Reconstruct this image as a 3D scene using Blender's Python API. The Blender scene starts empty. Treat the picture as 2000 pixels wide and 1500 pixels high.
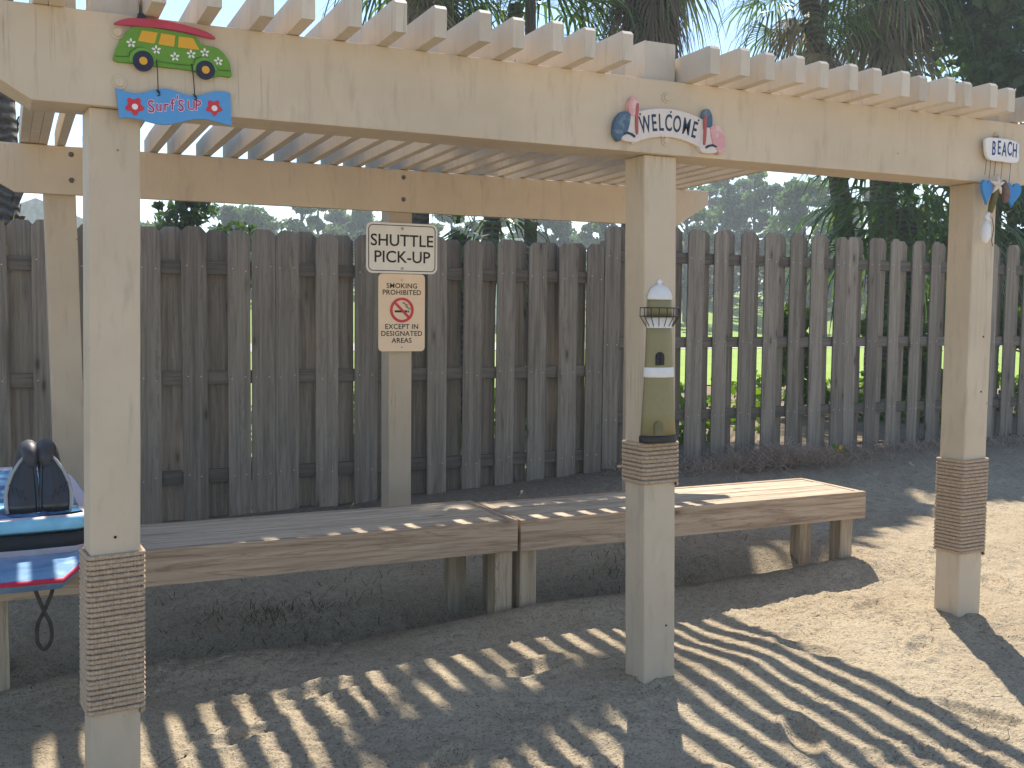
import bpy, bmesh, math, random
import numpy as np
from mathutils import Vector, Matrix, noise as mnoise

S = bpy.context.scene
COL = S.collection
R = random.Random(7)
HAZE = 0.0022

# ------------------------------------------------------------------ camera, sky, sun, exposure
CAM = Vector((-2.23, -3.429, 1.448))
cam_d = bpy.data.cameras.new('camera'); cam = bpy.data.objects.new('camera', cam_d); COL.objects.link(cam)
cam_d.sensor_fit = 'HORIZONTAL'; cam_d.sensor_width = 36.0; cam_d.lens = 37.395
cam_d.clip_start = 0.05; cam_d.clip_end = 2000
yaw, pit, rol = math.radians(25.6158), math.radians(3.9803), math.radians(0.607)
fwd = Vector((math.sin(yaw)*math.cos(pit), math.cos(yaw)*math.cos(pit), -math.sin(pit)))
rt = Vector((math.cos(yaw), -math.sin(yaw), 0)); up = rt.cross(fwd)
rt2 = rt*math.cos(rol)+up*math.sin(rol); up2 = up*math.cos(rol)-rt*math.sin(rol)
m = Matrix((rt2, up2, -fwd)).transposed().to_4x4(); m.translation = CAM
cam.matrix_world = m
S.camera = cam

SUN = Vector((0.41, 0.715, 1.0)).normalized()
wd = bpy.data.worlds.new('World'); S.world = wd; wd.use_nodes = True
nt = wd.node_tree; bg = nt.nodes['Background']
sky = nt.nodes.new('ShaderNodeTexSky'); sky.sky_type = 'NISHITA'; sky.sun_disc = False
sky.sun_elevation = math.asin(SUN.z); sky.sun_rotation = math.atan2(SUN.x, SUN.y)
sky.air_density = 1.0; sky.dust_density = 0.1; sky.ozone_density = 2.2
nt.links.new(sky.outputs[0], bg.inputs[0]); bg.inputs[1].default_value = 0.104
sl = bpy.data.lights.new('sun', 'SUN'); sl.energy = 4.2; sl.angle = math.radians(0.5); sl.color = (1.0, 0.93, 0.82)
so = bpy.data.objects.new('sun', sl); COL.objects.link(so); so.location = (10, 16, 25)
so.rotation_euler = SUN.to_track_quat('Z', 'Y').to_euler()
S.view_settings.view_transform = 'Standard'; S.view_settings.look = 'None'
S.view_settings.gamma = 1.0; S.view_settings.exposure = 1.12

# ------------------------------------------------------------------ material helpers
class N:
    def __init__(s, name):
        s.m = bpy.data.materials.new(name); s.m.use_nodes = True
        s.t = s.m.node_tree; s.b = s.t.nodes['Principled BSDF']; s.out = s.t.nodes['Material Output']
    def n(s, typ, **kw):
        nd = s.t.nodes.new(typ)
        for k, v in kw.items():
            if k in nd.inputs.keys() if isinstance(k, str) else False: nd.inputs[k].default_value = v
            else: setattr(nd, k, v)
        return nd
    def l(s, a, b): s.t.links.new(a, b)
    def coord(s, scale=(1, 1, 1), rnd=True):
        tc = s.n('ShaderNodeTexCoord'); v = tc.outputs['Object']
        if rnd:
            oi = s.n('ShaderNodeObjectInfo'); mu = s.n('ShaderNodeMath', operation='MULTIPLY'); mu.inputs[1].default_value = 37.0
            s.l(oi.outputs['Random'], mu.inputs[0])
            ad = s.n('ShaderNodeVectorMath', operation='ADD'); s.l(v, ad.inputs[0]); s.l(mu.outputs[0], ad.inputs[1]); v = ad.outputs[0]
        mp = s.n('ShaderNodeMapping'); mp.inputs['Scale'].default_value = scale; s.l(v, mp.inputs[0])
        return mp.outputs[0]
    def noise(s, vec, scale, detail=4, rough=.55, dist=0):
        nd = s.n('ShaderNodeTexNoise'); nd.inputs['Scale'].default_value = scale; nd.inputs['Detail'].default_value = detail
        nd.inputs['Roughness'].default_value = rough; nd.inputs['Distortion'].default_value = dist; s.l(vec, nd.inputs['Vector'])
        return nd.outputs['Fac']
    def ramp(s, fac, stops):
        r = s.n('ShaderNodeValToRGB'); e = r.color_ramp.elements
        while len(e) < len(stops): e.new(.5)
        for q, (p, c) in zip(e, stops):
            q.position = p; q.color = (c, c, c, 1) if isinstance(c, (int, float)) else (*c, 1)
        s.l(fac, r.inputs[0]); return r.outputs[0]
    def mix(s, fac, a, b, mode='MIX'):
        x = s.n('ShaderNodeMix', data_type='RGBA', blend_type=mode)
        for i, v in ((0, fac), (6, a), (7, b)):
            if hasattr(v, 'is_linked') or hasattr(v, 'links'): s.l(v, x.inputs[i])
            elif i == 0: x.inputs[0].default_value = v
            else: x.inputs[i].default_value = (*v, 1)
        return x.outputs[2]
    def bump(s, h, strength=.3, dist=.005):
        b = s.n('ShaderNodeBump'); b.inputs['Strength'].default_value = strength; b.inputs['Distance'].default_value = dist
        s.l(h, b.inputs['Height']); s.l(b.outputs[0], s.b.inputs['Normal'])
    def rand_val(s, amt):
        oi = s.n('ShaderNodeObjectInfo'); mr = s.n('ShaderNodeMapRange'); mr.inputs[3].default_value = 1-amt; mr.inputs[4].default_value = 1+amt
        s.l(oi.outputs['Random'], mr.inputs[0]); return mr.outputs[0]
    def base(s, c, rough=.6, spec=.3):
        if hasattr(c, 'links'): s.l(c, s.b.inputs['Base Color'])
        else: s.b.inputs['Base Color'].default_value = (*c, 1)
        s.b.inputs['Roughness'].default_value = rough
        s.b.inputs['Specular IOR Level'].default_value = spec
        return s.m

def plain(name, c, rough=.55, spec=.3, var=.12, scale=25, metal=0, bump=0):
    q = N(name); v = q.coord(rnd=False)
    f = q.noise(v, scale, 5)
    c2 = tuple(max(0, x*(1-var)) for x in c); c3 = tuple(min(1, x*(1+var)) for x in c)
    col = q.ramp(f, [(.3, c2), (.7, c3)])
    if bump: q.bump(f, bump, .004)
    q.b.inputs['Metallic'].default_value = metal
    return q.base(col, rough, spec)

def scuffed(name, c, worn, rough=.6, amount=.62, scale=18):
    q = N(name); v = q.coord(rnd=False)
    f = q.noise(v, scale, 8, .7); col = q.mix(q.ramp(f, [(amount, 0.0), (amount+.06, 1.0)]), c, worn)
    g = q.noise(v, 60, 3); col = q.mix(.25, col, q.ramp(g, [(.3, tuple(x*.7 for x in c)), (.7, c)]))
    q.bump(g, .2, .002)
    return q.base(col, rough, .3)

def paint(name, c):
    q = N(name); v = q.coord(); big = q.noise(v, 1.6, 5, .6); st = q.noise(q.coord((6, 6, 1.2)), 4, 6, .65)
    fine = q.noise(v, 60, 4, .6)
    c1 = tuple(x*.84 for x in c); c2 = tuple(min(1, x*1.06) for x in c)
    col = q.ramp(big, [(.3, c1), (.65, c2)])
    dirt = q.ramp(st, [(.54, 0.0), (.76, .5)])
    col = q.mix(dirt, col, (c[0]*.62, c[1]*.60, c[2]*.60))
    sp = q.n('ShaderNodeTexVoronoi'); sp.inputs['Scale'].default_value = 9; q.l(v, sp.inputs['Vector'])
    dots = q.ramp(sp.outputs['Distance'], [(.028, 1.0), (.05, 0.0)])
    dm = q.n('ShaderNodeMath', operation='MULTIPLY'); q.l(dots, dm.inputs[0]); q.l(q.ramp(q.noise(v, 5, 2), [(.55, 0.0), (.6, .8)]), dm.inputs[1])
    col = q.mix(dm.outputs[0], col, (.10, .075, .05))
    ck = q.noise(q.coord((16, 16, .45)), 1.0, 5, .6, .2); ckm = q.n('ShaderNodeMath', operation='MULTIPLY')
    q.l(q.ramp(ck, [(.485, 0.0), (.494, 1.0), (.506, 1.0), (.515, 0.0)]), ckm.inputs[0]); q.l(q.ramp(q.noise(v, 2.3, 3), [(.54, 0.0), (.66, .38)]), ckm.inputs[1])
    col = q.mix(ckm.outputs[0], col, (c[0]*.38, c[1]*.36, c[2]*.34))
    hv = q.n('ShaderNodeHueSaturation'); q.l(q.rand_val(.07), hv.inputs['Value']); q.l(col, hv.inputs['Color']); col = hv.outputs[0]
    hm = q.n('ShaderNodeMath', operation='ADD'); q.l(fine, hm.inputs[0]); q.l(st, hm.inputs[1])
    q.bump(hm.outputs[0], .18, .003)
    return q.base(col, .58, .28)

def wood(name, cs, axis, knots=(.12, .10, .085), fine=42, var=.16, stain=.5, rough=.8):
    q = N(name)
    sc = [fine]*3; sc[axis] = 1.3
    v = q.coord(tuple(sc)); g = q.noise(v, 1.0, 7, .65, .35)
    sc2 = [fine*.28]*3; sc2[axis] = .55
    v2 = q.coord(tuple(sc2)); g2 = q.noise(v2, 1.0, 5, .6, 1.1)
    col = q.ramp(g, [(.28, cs[0]), (.48, cs[1]), (.62, cs[2]), (.8, cs[1])])
    rings = q.n('ShaderNodeMath', operation='MULTIPLY'); q.l(g2, rings.inputs[0]); rings.inputs[1].default_value = 9.0
    fr = q.n('ShaderNodeMath', operation='FRACT'); q.l(rings.outputs[0], fr.inputs[0])
    line = q.ramp(fr.outputs[0], [(.0, .55), (.16, 0.0), (.86, 0.0), (1.0, .55)])
    col = q.mix(line, col, cs[0])
    # knots and drip stains
    sc3 = [7.0]*3; sc3[axis] = 2.2
    v3 = q.coord(tuple(sc3)); vo = q.n('ShaderNodeTexVoronoi'); vo.inputs['Scale'].default_value = 1.0; q.l(v3, vo.inputs['Vector'])
    kn = q.ramp(vo.outputs['Distance'], [(.045, .8), (.10, .25), (.2, 0.0)])
    col = q.mix(kn, col, knots)
    sc4 = [9.0]*3; sc4[axis] = 1.0
    s4 = q.noise(q.coord(tuple(sc4)), 1.0, 4, .6, .6)
    col = q.mix(q.ramp(s4, [(.58, 0.0), (.74, stain)]), col, knots)
    hv = q.n('ShaderNodeHueSaturation'); q.l(q.rand_val(var), hv.inputs['Value']); q.l(col, hv.inputs['Color'])
    hm = q.n('ShaderNodeMath', operation='SUBTRACT'); q.l(g, hm.inputs[0]); q.l(line, hm.inputs[1])
    q.bump(hm.outputs[0], .55, .004)
    return q.base(hv.outputs[0], rough, .15)

def leafy(name, c1, c2, c3, trans=.35, scale=3.0, rough=.5):
    q = N(name); v = q.coord(rnd=False); f = q.noise(v, scale, 3, .6); g = q.noise(v, 40, 2)
    col = q.ramp(f, [(.3, c1), (.52, c2), (.72, c3)])
    col = q.mix(q.ramp(g, [(.3, 0.0), (.8, .35)]), col, c3)
    q.base(col, rough, .35)
    tr = q.n('ShaderNodeBsdfTranslucent'); hs = q.n('ShaderNodeHueSaturation'); hs.inputs['Saturation'].default_value = 1.15; hs.inputs['Value'].default_value = 1.6
    q.l(col, hs.inputs['Color']); q.l(hs.outputs[0], tr.inputs['Color'])
    mx = q.n('ShaderNodeMixShader'); mx.inputs[0].default_value = trans
    q.l(q.b.outputs[0], mx.inputs[1]); q.l(tr.outputs[0], mx.inputs[2]); q.l(mx.outputs[0], q.out.inputs[0])
    return q.m

M = {}
M['paint'] = paint('tan_paint', (.572, .468, .342)); M['paint_w'] = paint('weathered_cream_paint', (.62, .535, .425))
M['fence'] = wood('weathered_fence_wood', ((.165, .140, .112), (.255, .216, .172), (.315, .27, .218)), 2, (.06, .05, .041), 40, .24, .6)
M['rail'] = wood('weathered_rail_wood', ((.115, .098, .080), (.165, .142, .115), (.20, .172, .14)), 0, (.06, .05, .042), 40, .15, .5)
M['bench_x'] = wood('bench_wood_lengthwise', ((.215, .145, .095), (.43, .32, .225), (.51, .395, .285)), 0, (.12, .07, .045), 34, .07, .45)
M['bench_top'] = wood('bench_top_wood', ((.28, .20, .135), (.50, .40, .285), (.61, .50, .37)), 0, (.12, .09, .07), 34, .1, .5)
M['bench_y'] = wood('bench_end_wood', ((.215, .145, .095), (.43, .32, .225), (.51, .395, .285)), 1, (.12, .07, .045), 34, .07, .45)
M['bench_z'] = wood('bench_leg_wood', ((.20, .15, .10), (.38, .30, .21), (.47, .38, .27)), 2, (.10, .075, .055), 34, .08, .5)
M['rope'] = plain('jute_rope', (.48, .355, .245), .85, .12, .25, 90, bump=.4)
M['steel'] = plain('galvanised_steel', (.42, .41, .39), .45, .5, .2, 120, metal=.7)
M['nail'] = plain('bright_nail_head', (.55, .54, .52), .35, .5, .2, 60, metal=.5)
M['rust'] = plain('rusty_bolt', (.15, .125, .10), .7, .3, .4, 90, metal=.2)
M['dark_metal'] = plain('dark_metal', (.035, .033, .032), .5, .4, .3, 60, metal=.4)
M['black'] = plain('black_lettering', (.022, .022, .024), .6, .3, .1)
M['string'] = plain('dark_string', (.06, .055, .05), .8, .1, .3)
M['hole'] = plain('dark_hole', (.03, .025, .02), .9, .05, .1)

# ------------------------------------------------------------------ mesh helpers
class MB:
    def __init__(s): s.v = []; s.f = []; s.mi = []; s.sm = []
    def quad_strip(s, rings, closed=True, caps=True, mi=0, smooth=True):
        o = len(s.v); n = len(rings[0])
        for r in rings: s.v += [tuple(p) for p in r]
        for i in range(len(rings)-1):
            for j in range(n if closed else n-1):
                a = o+i*n+j; b = o+i*n+(j+1) % n
                s.f.append((a, b, b+n, a+n)); s.mi.append(mi); s.sm.append(smooth)
        if caps:
            s.f.append(tuple(o+j for j in reversed(range(n)))); s.mi.append(mi); s.sm.append(False)
            k = o+(len(rings)-1)*n; s.f.append(tuple(k+j for j in range(n))); s.mi.append(mi); s.sm.append(False)
    def face(s, pts, mi=0, smooth=False):
        o = len(s.v); s.v += [tuple(p) for p in pts]; s.f.append(tuple(range(o, o+len(pts)))); s.mi.append(mi); s.sm.append(smooth)
    def box(s, x0, x1, y0, y1, z0, z1, bev=.004, mi=0, shear=0.0):
        # chamfered box; shear moves x with height
        b = min(bev, (x1-x0)*.4, (y1-y0)*.4, (z1-z0)*.4); bm = bmesh.new()
        vs = [bm.verts.new((x, y, z)) for x in (x0, x1) for y in (y0, y1) for z in (z0, z1)]
        for q in ((0, 1, 3, 2), (4, 6, 7, 5), (0, 4, 5, 1), (2, 3, 7, 6), (0, 2, 6, 4), (1, 5, 7, 3)): bm.faces.new([vs[i] for i in q])
        if b > 0: bmesh.ops.bevel(bm, geom=list(bm.edges), offset=b, segments=2, profile=.6, affect='EDGES')
        s.bm(bm, mi, shear)
    def bm(s, bm, mi=0, shear=0.0, smooth=False):
        bmesh.ops.recalc_face_normals(bm, faces=list(bm.faces))
        o = len(s.v); bm.verts.index_update()
        s.v += [(v.co.x+shear*v.co.z, v.co.y, v.co.z) for v in bm.verts]
        for f in bm.faces: s.f.append(tuple(o+v.index for v in f.verts)); s.mi.append(mi); s.sm.append(smooth)
        bm.free()
    def prism(s, pts, y0, y1, bev=0.0, mi=0, plane='xz'):
        # 2D outline extruded along the missing axis (y0 = front)
        bm = bmesh.new()
        mk = {'xz': lambda p, d: (p[0], d, p[1]), 'xy': lambda p, d: (p[0], p[1], d), 'yz': lambda p, d: (d, p[0], p[1])}[plane]
        a = [bm.verts.new(mk(p, y0)) for p in pts]; b = [bm.verts.new(mk(p, y1)) for p in pts]; n = len(pts)
        fa = bm.faces.new(a); fb = bm.faces.new(b[::-1])
        for i in range(n): bm.faces.new((a[i], b[i], b[(i+1) % n], a[(i+1) % n]))
        if bev > 0:
            bmesh.ops.recalc_face_normals(bm, faces=list(bm.faces))
            es = list(fa.edges)+list(fb.edges)
            bmesh.ops.bevel(bm, geom=es, offset=bev, segments=2, profile=.6, affect='EDGES', clamp_overlap=True)
        big = [f for f in bm.faces if len(f.verts) > 4]
        bmesh.ops.triangulate(bm, faces=big)
        s.bm(bm, mi)
    def tube(s, pts, r, seg=6, mi=0, caps=True):
        pts = [Vector(p) for p in pts]; rings = []; prev = None
        for i, p in enumerate(pts):
            t = (pts[min(i+1, len(pts)-1)]-pts[max(i-1, 0)]).normalized()
            if prev is None:
                a = Vector((0, 0, 1)) if abs(t.z) < .9 else Vector((1, 0, 0)); u = t.cross(a).normalized()
            else: u = (prev-t*prev.dot(t)).normalized()
            prev = u; w = t.cross(u); rr = r[i] if isinstance(r, (list, tuple)) else r
            rings.append([p+(u*math.cos(k*2*math.pi/seg)+w*math.sin(k*2*math.pi/seg))*rr for k in range(seg)])
        s.quad_strip(rings, True, caps, mi)
    def disc(s, c, r, y0, y1, n=20, mi=0, bev=0):
        s.prism([(c[0]+r*math.cos(2*math.pi*i/n), c[1]+r*math.sin(2*math.pi*i/n)) for i in range(n)], y0, y1, bev, mi)
    def build(s, name, mats, parent=None):
        me = bpy.data.meshes.new(name); me.from_pydata(s.v, [], s.f)
        if not isinstance(mats, (list, tuple)): mats = [mats]
        for m_ in mats: me.materials.append(m_)
        me.polygons.foreach_set('material_index', s.mi); me.polygons.foreach_set('use_smooth', s.sm); me.update()
        return link(bpy.data.objects.new(name, me), parent)

def link(o, parent=None):
    COL.objects.link(o)
    if parent is not None:
        o.parent = parent; o.location = tuple(-c for c in world_loc(parent))
    return o
def world_loc(o):
    v = Vector(o.location)
    while o.parent: o = o.parent; v += Vector(o.location)
    return v
def tag(o, label=None, cat=None, group=None, kind=None):
    for k, v in (('label', label), ('category', cat), ('group', group), ('kind', kind)):
        if v: o[k] = v
    return o
def empty(name, loc, label, cat, group=None):
    o = bpy.data.objects.new(name, None); o.location = loc; o.empty_display_size = .1; COL.objects.link(o)
    return tag(o, label, cat, group)
def np_mesh(name, V, F, mats, parent=None, smooth=False):
    me = bpy.data.meshes.new(name); V = np.asarray(V, np.float32); F = np.asarray(F, np.int32)
    me.vertices.add(len(V)); me.vertices.foreach_set('co', V.ravel())
    k = F.shape[1]; me.loops.add(F.size); me.loops.foreach_set('vertex_index', F.ravel())
    me.polygons.add(len(F)); me.polygons.foreach_set('loop_start', np.arange(0, F.size, k, dtype=np.int32))
    me.polygons.foreach_set('loop_total', np.full(len(F), k, np.int32))
    me.polygons.foreach_set('use_smooth', np.full(len(F), smooth)); me.update(calc_edges=True)
    for m_ in (mats if isinstance(mats, (list, tuple)) else [mats]): me.materials.append(m_)
    return link(bpy.data.objects.new(name, me), parent)

def glyphs(body, size, bold=0.0, sx=1.0, depth=.0012, shear=0.0, spacing=1.0, align='CENTER'):
    cu = bpy.data.curves.new('t', 'FONT'); cu.body = body; cu.size = size; cu.offset = bold; cu.extrude = depth; cu.shear = shear
    cu.space_character = spacing; cu.align_x = align; cu.align_y = 'CENTER'; cu.resolution_u = 4
    o = bpy.data.objects.new('t', cu); COL.objects.link(o); dg = bpy.context.evaluated_depsgraph_get(); dg.update()
    me = bpy.data.meshes.new_from_object(o.evaluated_get(dg))
    V = [(v.co.x*sx, v.co.y, v.co.z) for v in me.vertices]; F = [tuple(p.vertices) for p in me.polygons]
    bpy.data.objects.remove(o); bpy.data.curves.remove(cu); bpy.data.meshes.remove(me)
    return V, F
def add_text(mb, body, cx, y, cz, size, bold=0.0, sx=1.0, rot=0.0, depth=.0012, mi=0, **kw):
    V, F = glyphs(body, size, bold, sx, depth, **kw); o = len(mb.v); c, s_ = math.cos(rot), math.sin(rot)
    mb.v += [(cx+x*c-z*s_, y-d, cz+x*s_+z*c) for x, z, d in V]
    for f in F: mb.f.append(tuple(o+i for i in f)); mb.mi.append(mi); mb.sm.append(False)

# ------------------------------------------------------------------ ground
def vnoise(x, y, seed=0):
    xi = np.floor(x).astype(np.int64); yi = np.floor(y).astype(np.int64); fx = x-xi; fy = y-yi
    def h(a, b):
        n = (a*374761393+b*668265263+seed*1442695041) & 0xffffffff
        n = ((n ^ (n >> 13))*1274126177) & 0xffffffff
        return ((n ^ (n >> 16)) & 0xffff)/65535.0
    ux = fx*fx*(3-2*fx); uy = fy*fy*(3-2*fy)
    return (h(xi, yi)*(1-ux)+h(xi+1, yi)*ux)*(1-uy)+(h(xi, yi+1)*(1-ux)+h(xi+1, yi+1)*ux)*uy
def sstep(a, b, x):
    t = np.clip((x-a)/(b-a), 0, 1); return t*t*(3-2*t)
def base_height(x, y):
    z = .03*np.clip(x, -3, 2.2) + .045*np.clip(y, -3, 0)
    z = z + sstep(1.7, 3.4, y)*(.055+.024*np.clip(x, 0, 5))*(1-sstep(6, 20, y)*.6)
    z = z + .004*np.exp(-((x-1.8)/.8)**2)
    z = z - .035*np.exp(-(((x-.7)/.5)**2+((y-.55)/.35)**2))
    z = z - .035*np.exp(-(((x-1.85)/.35)**2+((y-.72)/.25)**2))
    # ridge of sand along the front of the benches and the hollow behind it
    rid = np.exp(-((y-.98-.05*np.sin(x*2.3))/.16)**2); hol = np.exp(-((y-1.33)/.15)**2)
    z = z + sstep(-2.6, -2, x)*(1-sstep(2.05, 2.3, x))*(.055*rid*(.65+.35*np.sin(x*3.1+1)) - .12*hol)
    for bx, by in ((-1.94, .07), (.07, .07), (1.76, .07)): z = z + .022*np.exp(-(((x-bx)**2+(y-by)**2)/.14**2))
    # far berm
    z = z*(1-sstep(20, 36, y)) + sstep(40, 78, y)*3.2
    return z
def full_height(x, y):
    z = base_height(x, y)
    near = (1-sstep(3.0, 5.0, y))
    z = z + near*(.022*(vnoise(x*2.2, y*2.2, 1)-.5) + .016*(vnoise(x*5.5, y*5.5, 2)-.5))
    rough = .35+.65*sstep(.38, .6, vnoise(x*1.7+9, y*2.1, 5)*.6+vnoise(x*4.1, y*4.6, 6)*.4)
    n3 = vnoise(x*17, y*17, 3); n4 = vnoise(x*38, y*38, 4); n5 = vnoise(x*75, y*75, 8)
    z = z + near*rough*(.018*(n3-.5)+.016*(n4-.5)+.010*(n5-.5) - .012*sstep(.62, .85, n4) - .010*sstep(.7, .9, n5))
    for (px, py, a, ln, w, d) in PRINTS:
        c, s_ = math.cos(a), math.sin(a); u = (x-px)*c+(y-py)*s_; v = -(x-px)*s_+(y-py)*c
        q = (u/ln)**2+(v/w)**2
        z = z - 1.5*d*np.exp(-q**2*1.2) + d*.75*np.exp(-((np.sqrt(q)-1.35)/.28)**2)
    return z
PRINTS = [(-.55, -.62, 1.2, .13, .05, .02), (-.95, -.32, 1.0, .14, .055, .022), (-.2, -.85, 1.3, .14, .055, .02), (.25, -.62, 1.1, .13, .05, .016),
          (.95, -.75, 2.0, .13, .05, .018), (1.25, -.2, .6, .13, .05, .015), (1.5, .35, .5, .13, .05, .015), (-1.5, .25, .3, .14, .05, .02),
          (-.3, .35, .2, .15, .06, .018), (-1.15, .55, .1, .14, .06, .018), (2.4, .4, .8, .14, .05, .016), (2.6, .95, .9, .13, .05, .014), (.85, .05, 1.9, .13, .05, .012)]
xs = np.concatenate([-np.geomspace(420, 3.2, 26), np.arange(-3.0, -2.75, .03), np.arange(-2.75, 2.6, .009), np.arange(2.6, 6.5, .03), np.geomspace(6.6, 700, 40)])
ys = np.concatenate([-np.geomspace(60, 2.0, 12), np.arange(-1.9, -1.35, .03), np.arange(-1.35, 1.05, .009), np.arange(1.05, 4.2, .03), np.geomspace(4.3, 20, 14), np.arange(23, 90, 3.0), np.geomspace(95, 900, 14)])
def grid_mesh(name, xs, ys, fn, mat, dz=0.0, keep=None):
    X, Y = np.meshgrid(xs, ys); Z = fn(X, Y)+dz
    V = np.stack([X.ravel(), Y.ravel(), Z.ravel()], 1); nx, ny = len(xs), len(ys)
    i, j = np.meshgrid(np.arange(nx-1), np.arange(ny-1)); a = (j*nx+i).ravel(); F = np.stack([a, a+1, a+1+nx, a+nx], 1)
    return np_mesh(name, V, F, mat, None, True)

q = N('sand'); v = q.coord(rnd=False)
f1 = q.noise(v, 1.3, 6, .6); f2 = q.noise(v, 22, 6, .65); f3 = q.noise(v, 95, 4, .7)
col = q.ramp(f1, [(.3, (.43, .34, .228)), (.55, (.505, .413, .283)), (.75, (.56, .468, .33))])
col = q.mix(q.ramp(f2, [(.36, .55), (.52, 0.0)]), col, (.33, .265, .195))
col = q.mix(q.ramp(f3, [(.36, .9), (.46, 0.0)]), col, (.15, .115, .08))
col = q.mix(q.ramp(f3, [(.62, 0.0), (.74, .5)]), col, (.60, .54, .45))
sx_ = q.n('ShaderNodeSeparateXYZ'); q.l(v, sx_.inputs[0]); my = q.n('ShaderNodeMath', operation='MULTIPLY_ADD'); q.l(f1, my.inputs[0]); my.inputs[1].default_value = 1.6; q.l(sx_.outputs['Y'], my.inputs[2])
soil = q.ramp(q.noise(v, 30, 5, .7), [(.3, (.10, .075, .05)), (.55, (.20, .15, .11)), (.75, (.33, .26, .19))])
mr = q.n('ShaderNodeMapRange'); mr.inputs[1].default_value = 3.4; mr.inputs[2].default_value = 4.7; mr.inputs[4].default_value = .85; q.l(my.outputs[0], mr.inputs[0])
col = q.mix(mr.outputs[0], col, soil)
hm = q.n('ShaderNodeMath', operation='ADD'); q.l(f2, hm.inputs[0]); q.l(f3, hm.inputs[1])
q.bump(hm.outputs[0], 1.0, .014); M['sand'] = q.base(col, .95, .05)
q = N('lawn_grass'); v = q.coord(rnd=False); f1 = q.noise(v, .35, 6, .6); f2 = q.noise(v, 9, 5)
col = q.mix(.5, q.ramp(f1, [(.3, (.17, .28, .03)), (.7, (.28, .40, .06))]), q.ramp(f2, [(.3, (.14, .24, .025)), (.7, (.32, .42, .08))]))
q.bump(f2, .8, .03); M['lawn'] = q.base(col, .8, .1)
q = N('pine_mulch'); v = q.coord(rnd=False); f1 = q.noise(v, 4, 6, .7); f2 = q.noise(v, 40, 5, .7)
col = q.mix(.5, q.ramp(f1, [(.3, (.17, .115, .075)), (.7, (.34, .28, .19))]), q.ramp(f2, [(.3, (.12, .085, .06)), (.7, (.46, .39, .27))]))
q.bump(f2, .9, .02); M['mulch'] = q.base(col, .95, .05)
M['path'] = plain('pale_path', (.55, .52, .47), .9, .1, .12, 8)

g = grid_mesh('ground', xs, ys, full_height, M['sand']); tag(g, kind='structure')
far_x = np.concatenate([-np.geomspace(420, 3.2, 26), np.arange(-3, 6.5, .5), np.geomspace(6.6, 700, 40)])
yl = ys[(ys > 4.05)]
g = grid_mesh('mulch_bed', far_x, yl[yl < 12.6], base_height, M['mulch'], .012); tag(g, kind='structure')
g = grid_mesh('lawn', far_x, yl[(yl > 10.4)], base_height, M['lawn'], .03); tag(g, kind='structure')
g = grid_mesh('path', far_x, np.array([29.0, 32.0, 35.0, 38.0]), base_height, M['path'], .05); tag(g, kind='structure')
def gz(x, y): return float(full_height(np.array([x]), np.array([y]))[0])

# ------------------------------------------------------------------ pergola
ZB, ZT = 2.036, 2.308           # front beam
RB, RT = 2.003, 2.243           # rear beam
YR = 2.45                       # rear posts' front face
pg = empty('pergola', (-.1, 1.2, 0), 'tan painted wooden slatted pergola over the two benches', 'pergola')
def beam(name, xl, xr, zb, zt, y0, y1):
    p = [(xl+.25, zb), (xr-.25, zb), (xr, zb+.15), (xr, zt), (xl, zt), (xl, zb+.15)]
    mb = MB(); mb.prism(p, y0, y1, .005); return mb.build(name, M['paint'], pg)
fb = beam('front_beam', -2.39, 2.21, ZB, ZT, -.032, .165)
rb = beam('rear_beam', -2.41, 1.993, RB, RT, YR-.042, YR-.002)
def turn(V, cx, cy, deg):
    c, s_ = math.cos(math.radians(deg)), math.sin(math.radians(deg)); return [(cx+(x-cx)*c-(y-cy)*s_, cy+(x-cx)*s_+(y-cy)*c, z) for x, y, z in V]
def post(x, y, lean, w, ztop, d=.14, zb=-.35, deg=0):
    mb = MB(); mb.box(x, x+w, y, y+d, zb, ztop, .007, 0, lean); mb.v = turn(mb.v, x+w/2, y+d/2, deg); return mb.build('post', M['paint'], pg)
pA = post(-2.016, 0, .0127, .147, ZB-.001, deg=4); pB = post(-.002, 0, -.0213, .143, ZB-.001); pC = post(1.6896, 0, -.001, .141, ZB-.001)
pD = post(-1.992, YR, -.018, .15, RT-.006); pE = post(-.205, YR, -.001, .14, RT-.006); pF = post(1.475, YR, -.005, .14, RT-.006)
for x in (-1.978, -.047, 1.700):
    mb = MB(); mb.box(x, x+.14, .012, .15, ZT+.001, 2.458, .006); mb.build('post_top', M['paint_w'], pg)
rights = [-2.092, -2.048, -1.786, -1.637, -1.479, -1.359, -1.209, -1.063, -.927, -.784, -.65, -.512, -.379, -.241, .145, .265, .388, .52, .658, .788, .918, 1.055, 1.178, 1.301, 1.431, 1.548, 1.685]
shorts = (-2.008, -1.925, -.105, .015, 1.805)
def rafter_mesh(seed, f0=None):
    r = random.Random(seed); mb = MB(); f0 = -.208+r.uniform(-.014, .014) if f0 is None else f0; e = 2.66+r.uniform(-.02, .02); h = .106
    pts = [(f0, ZT+.004), (YR-.02, RT+.004), (e, RT+.0), (e, RT+h-.01), (YR, RT+h+.004), (f0+.012, ZT+h), (f0, ZT+h-.012)]
    mb.prism(pts, -.021, .021, .003, 0, 'yz'); return mb
rprot = []
for k, xr in enumerate(rights):
    if k < 4:
        o = rafter_mesh(k).build('rafter', M['paint_w'], pg); rprot.append(o)
    else:
        o = rprot[k % 4].copy(); COL.objects.link(o); o.parent = pg
    o.location = (-pg.location.x+xr-.019+R.uniform(-.003, .003), -pg.location.y+R.uniform(-.008, .008), R.uniform(0, .002))
for k, xr in enumerate(shorts):
    o = rafter_mesh(20+k, .154).build('rafter', M['paint_w'], pg); o.location.x += xr-.019
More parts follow.
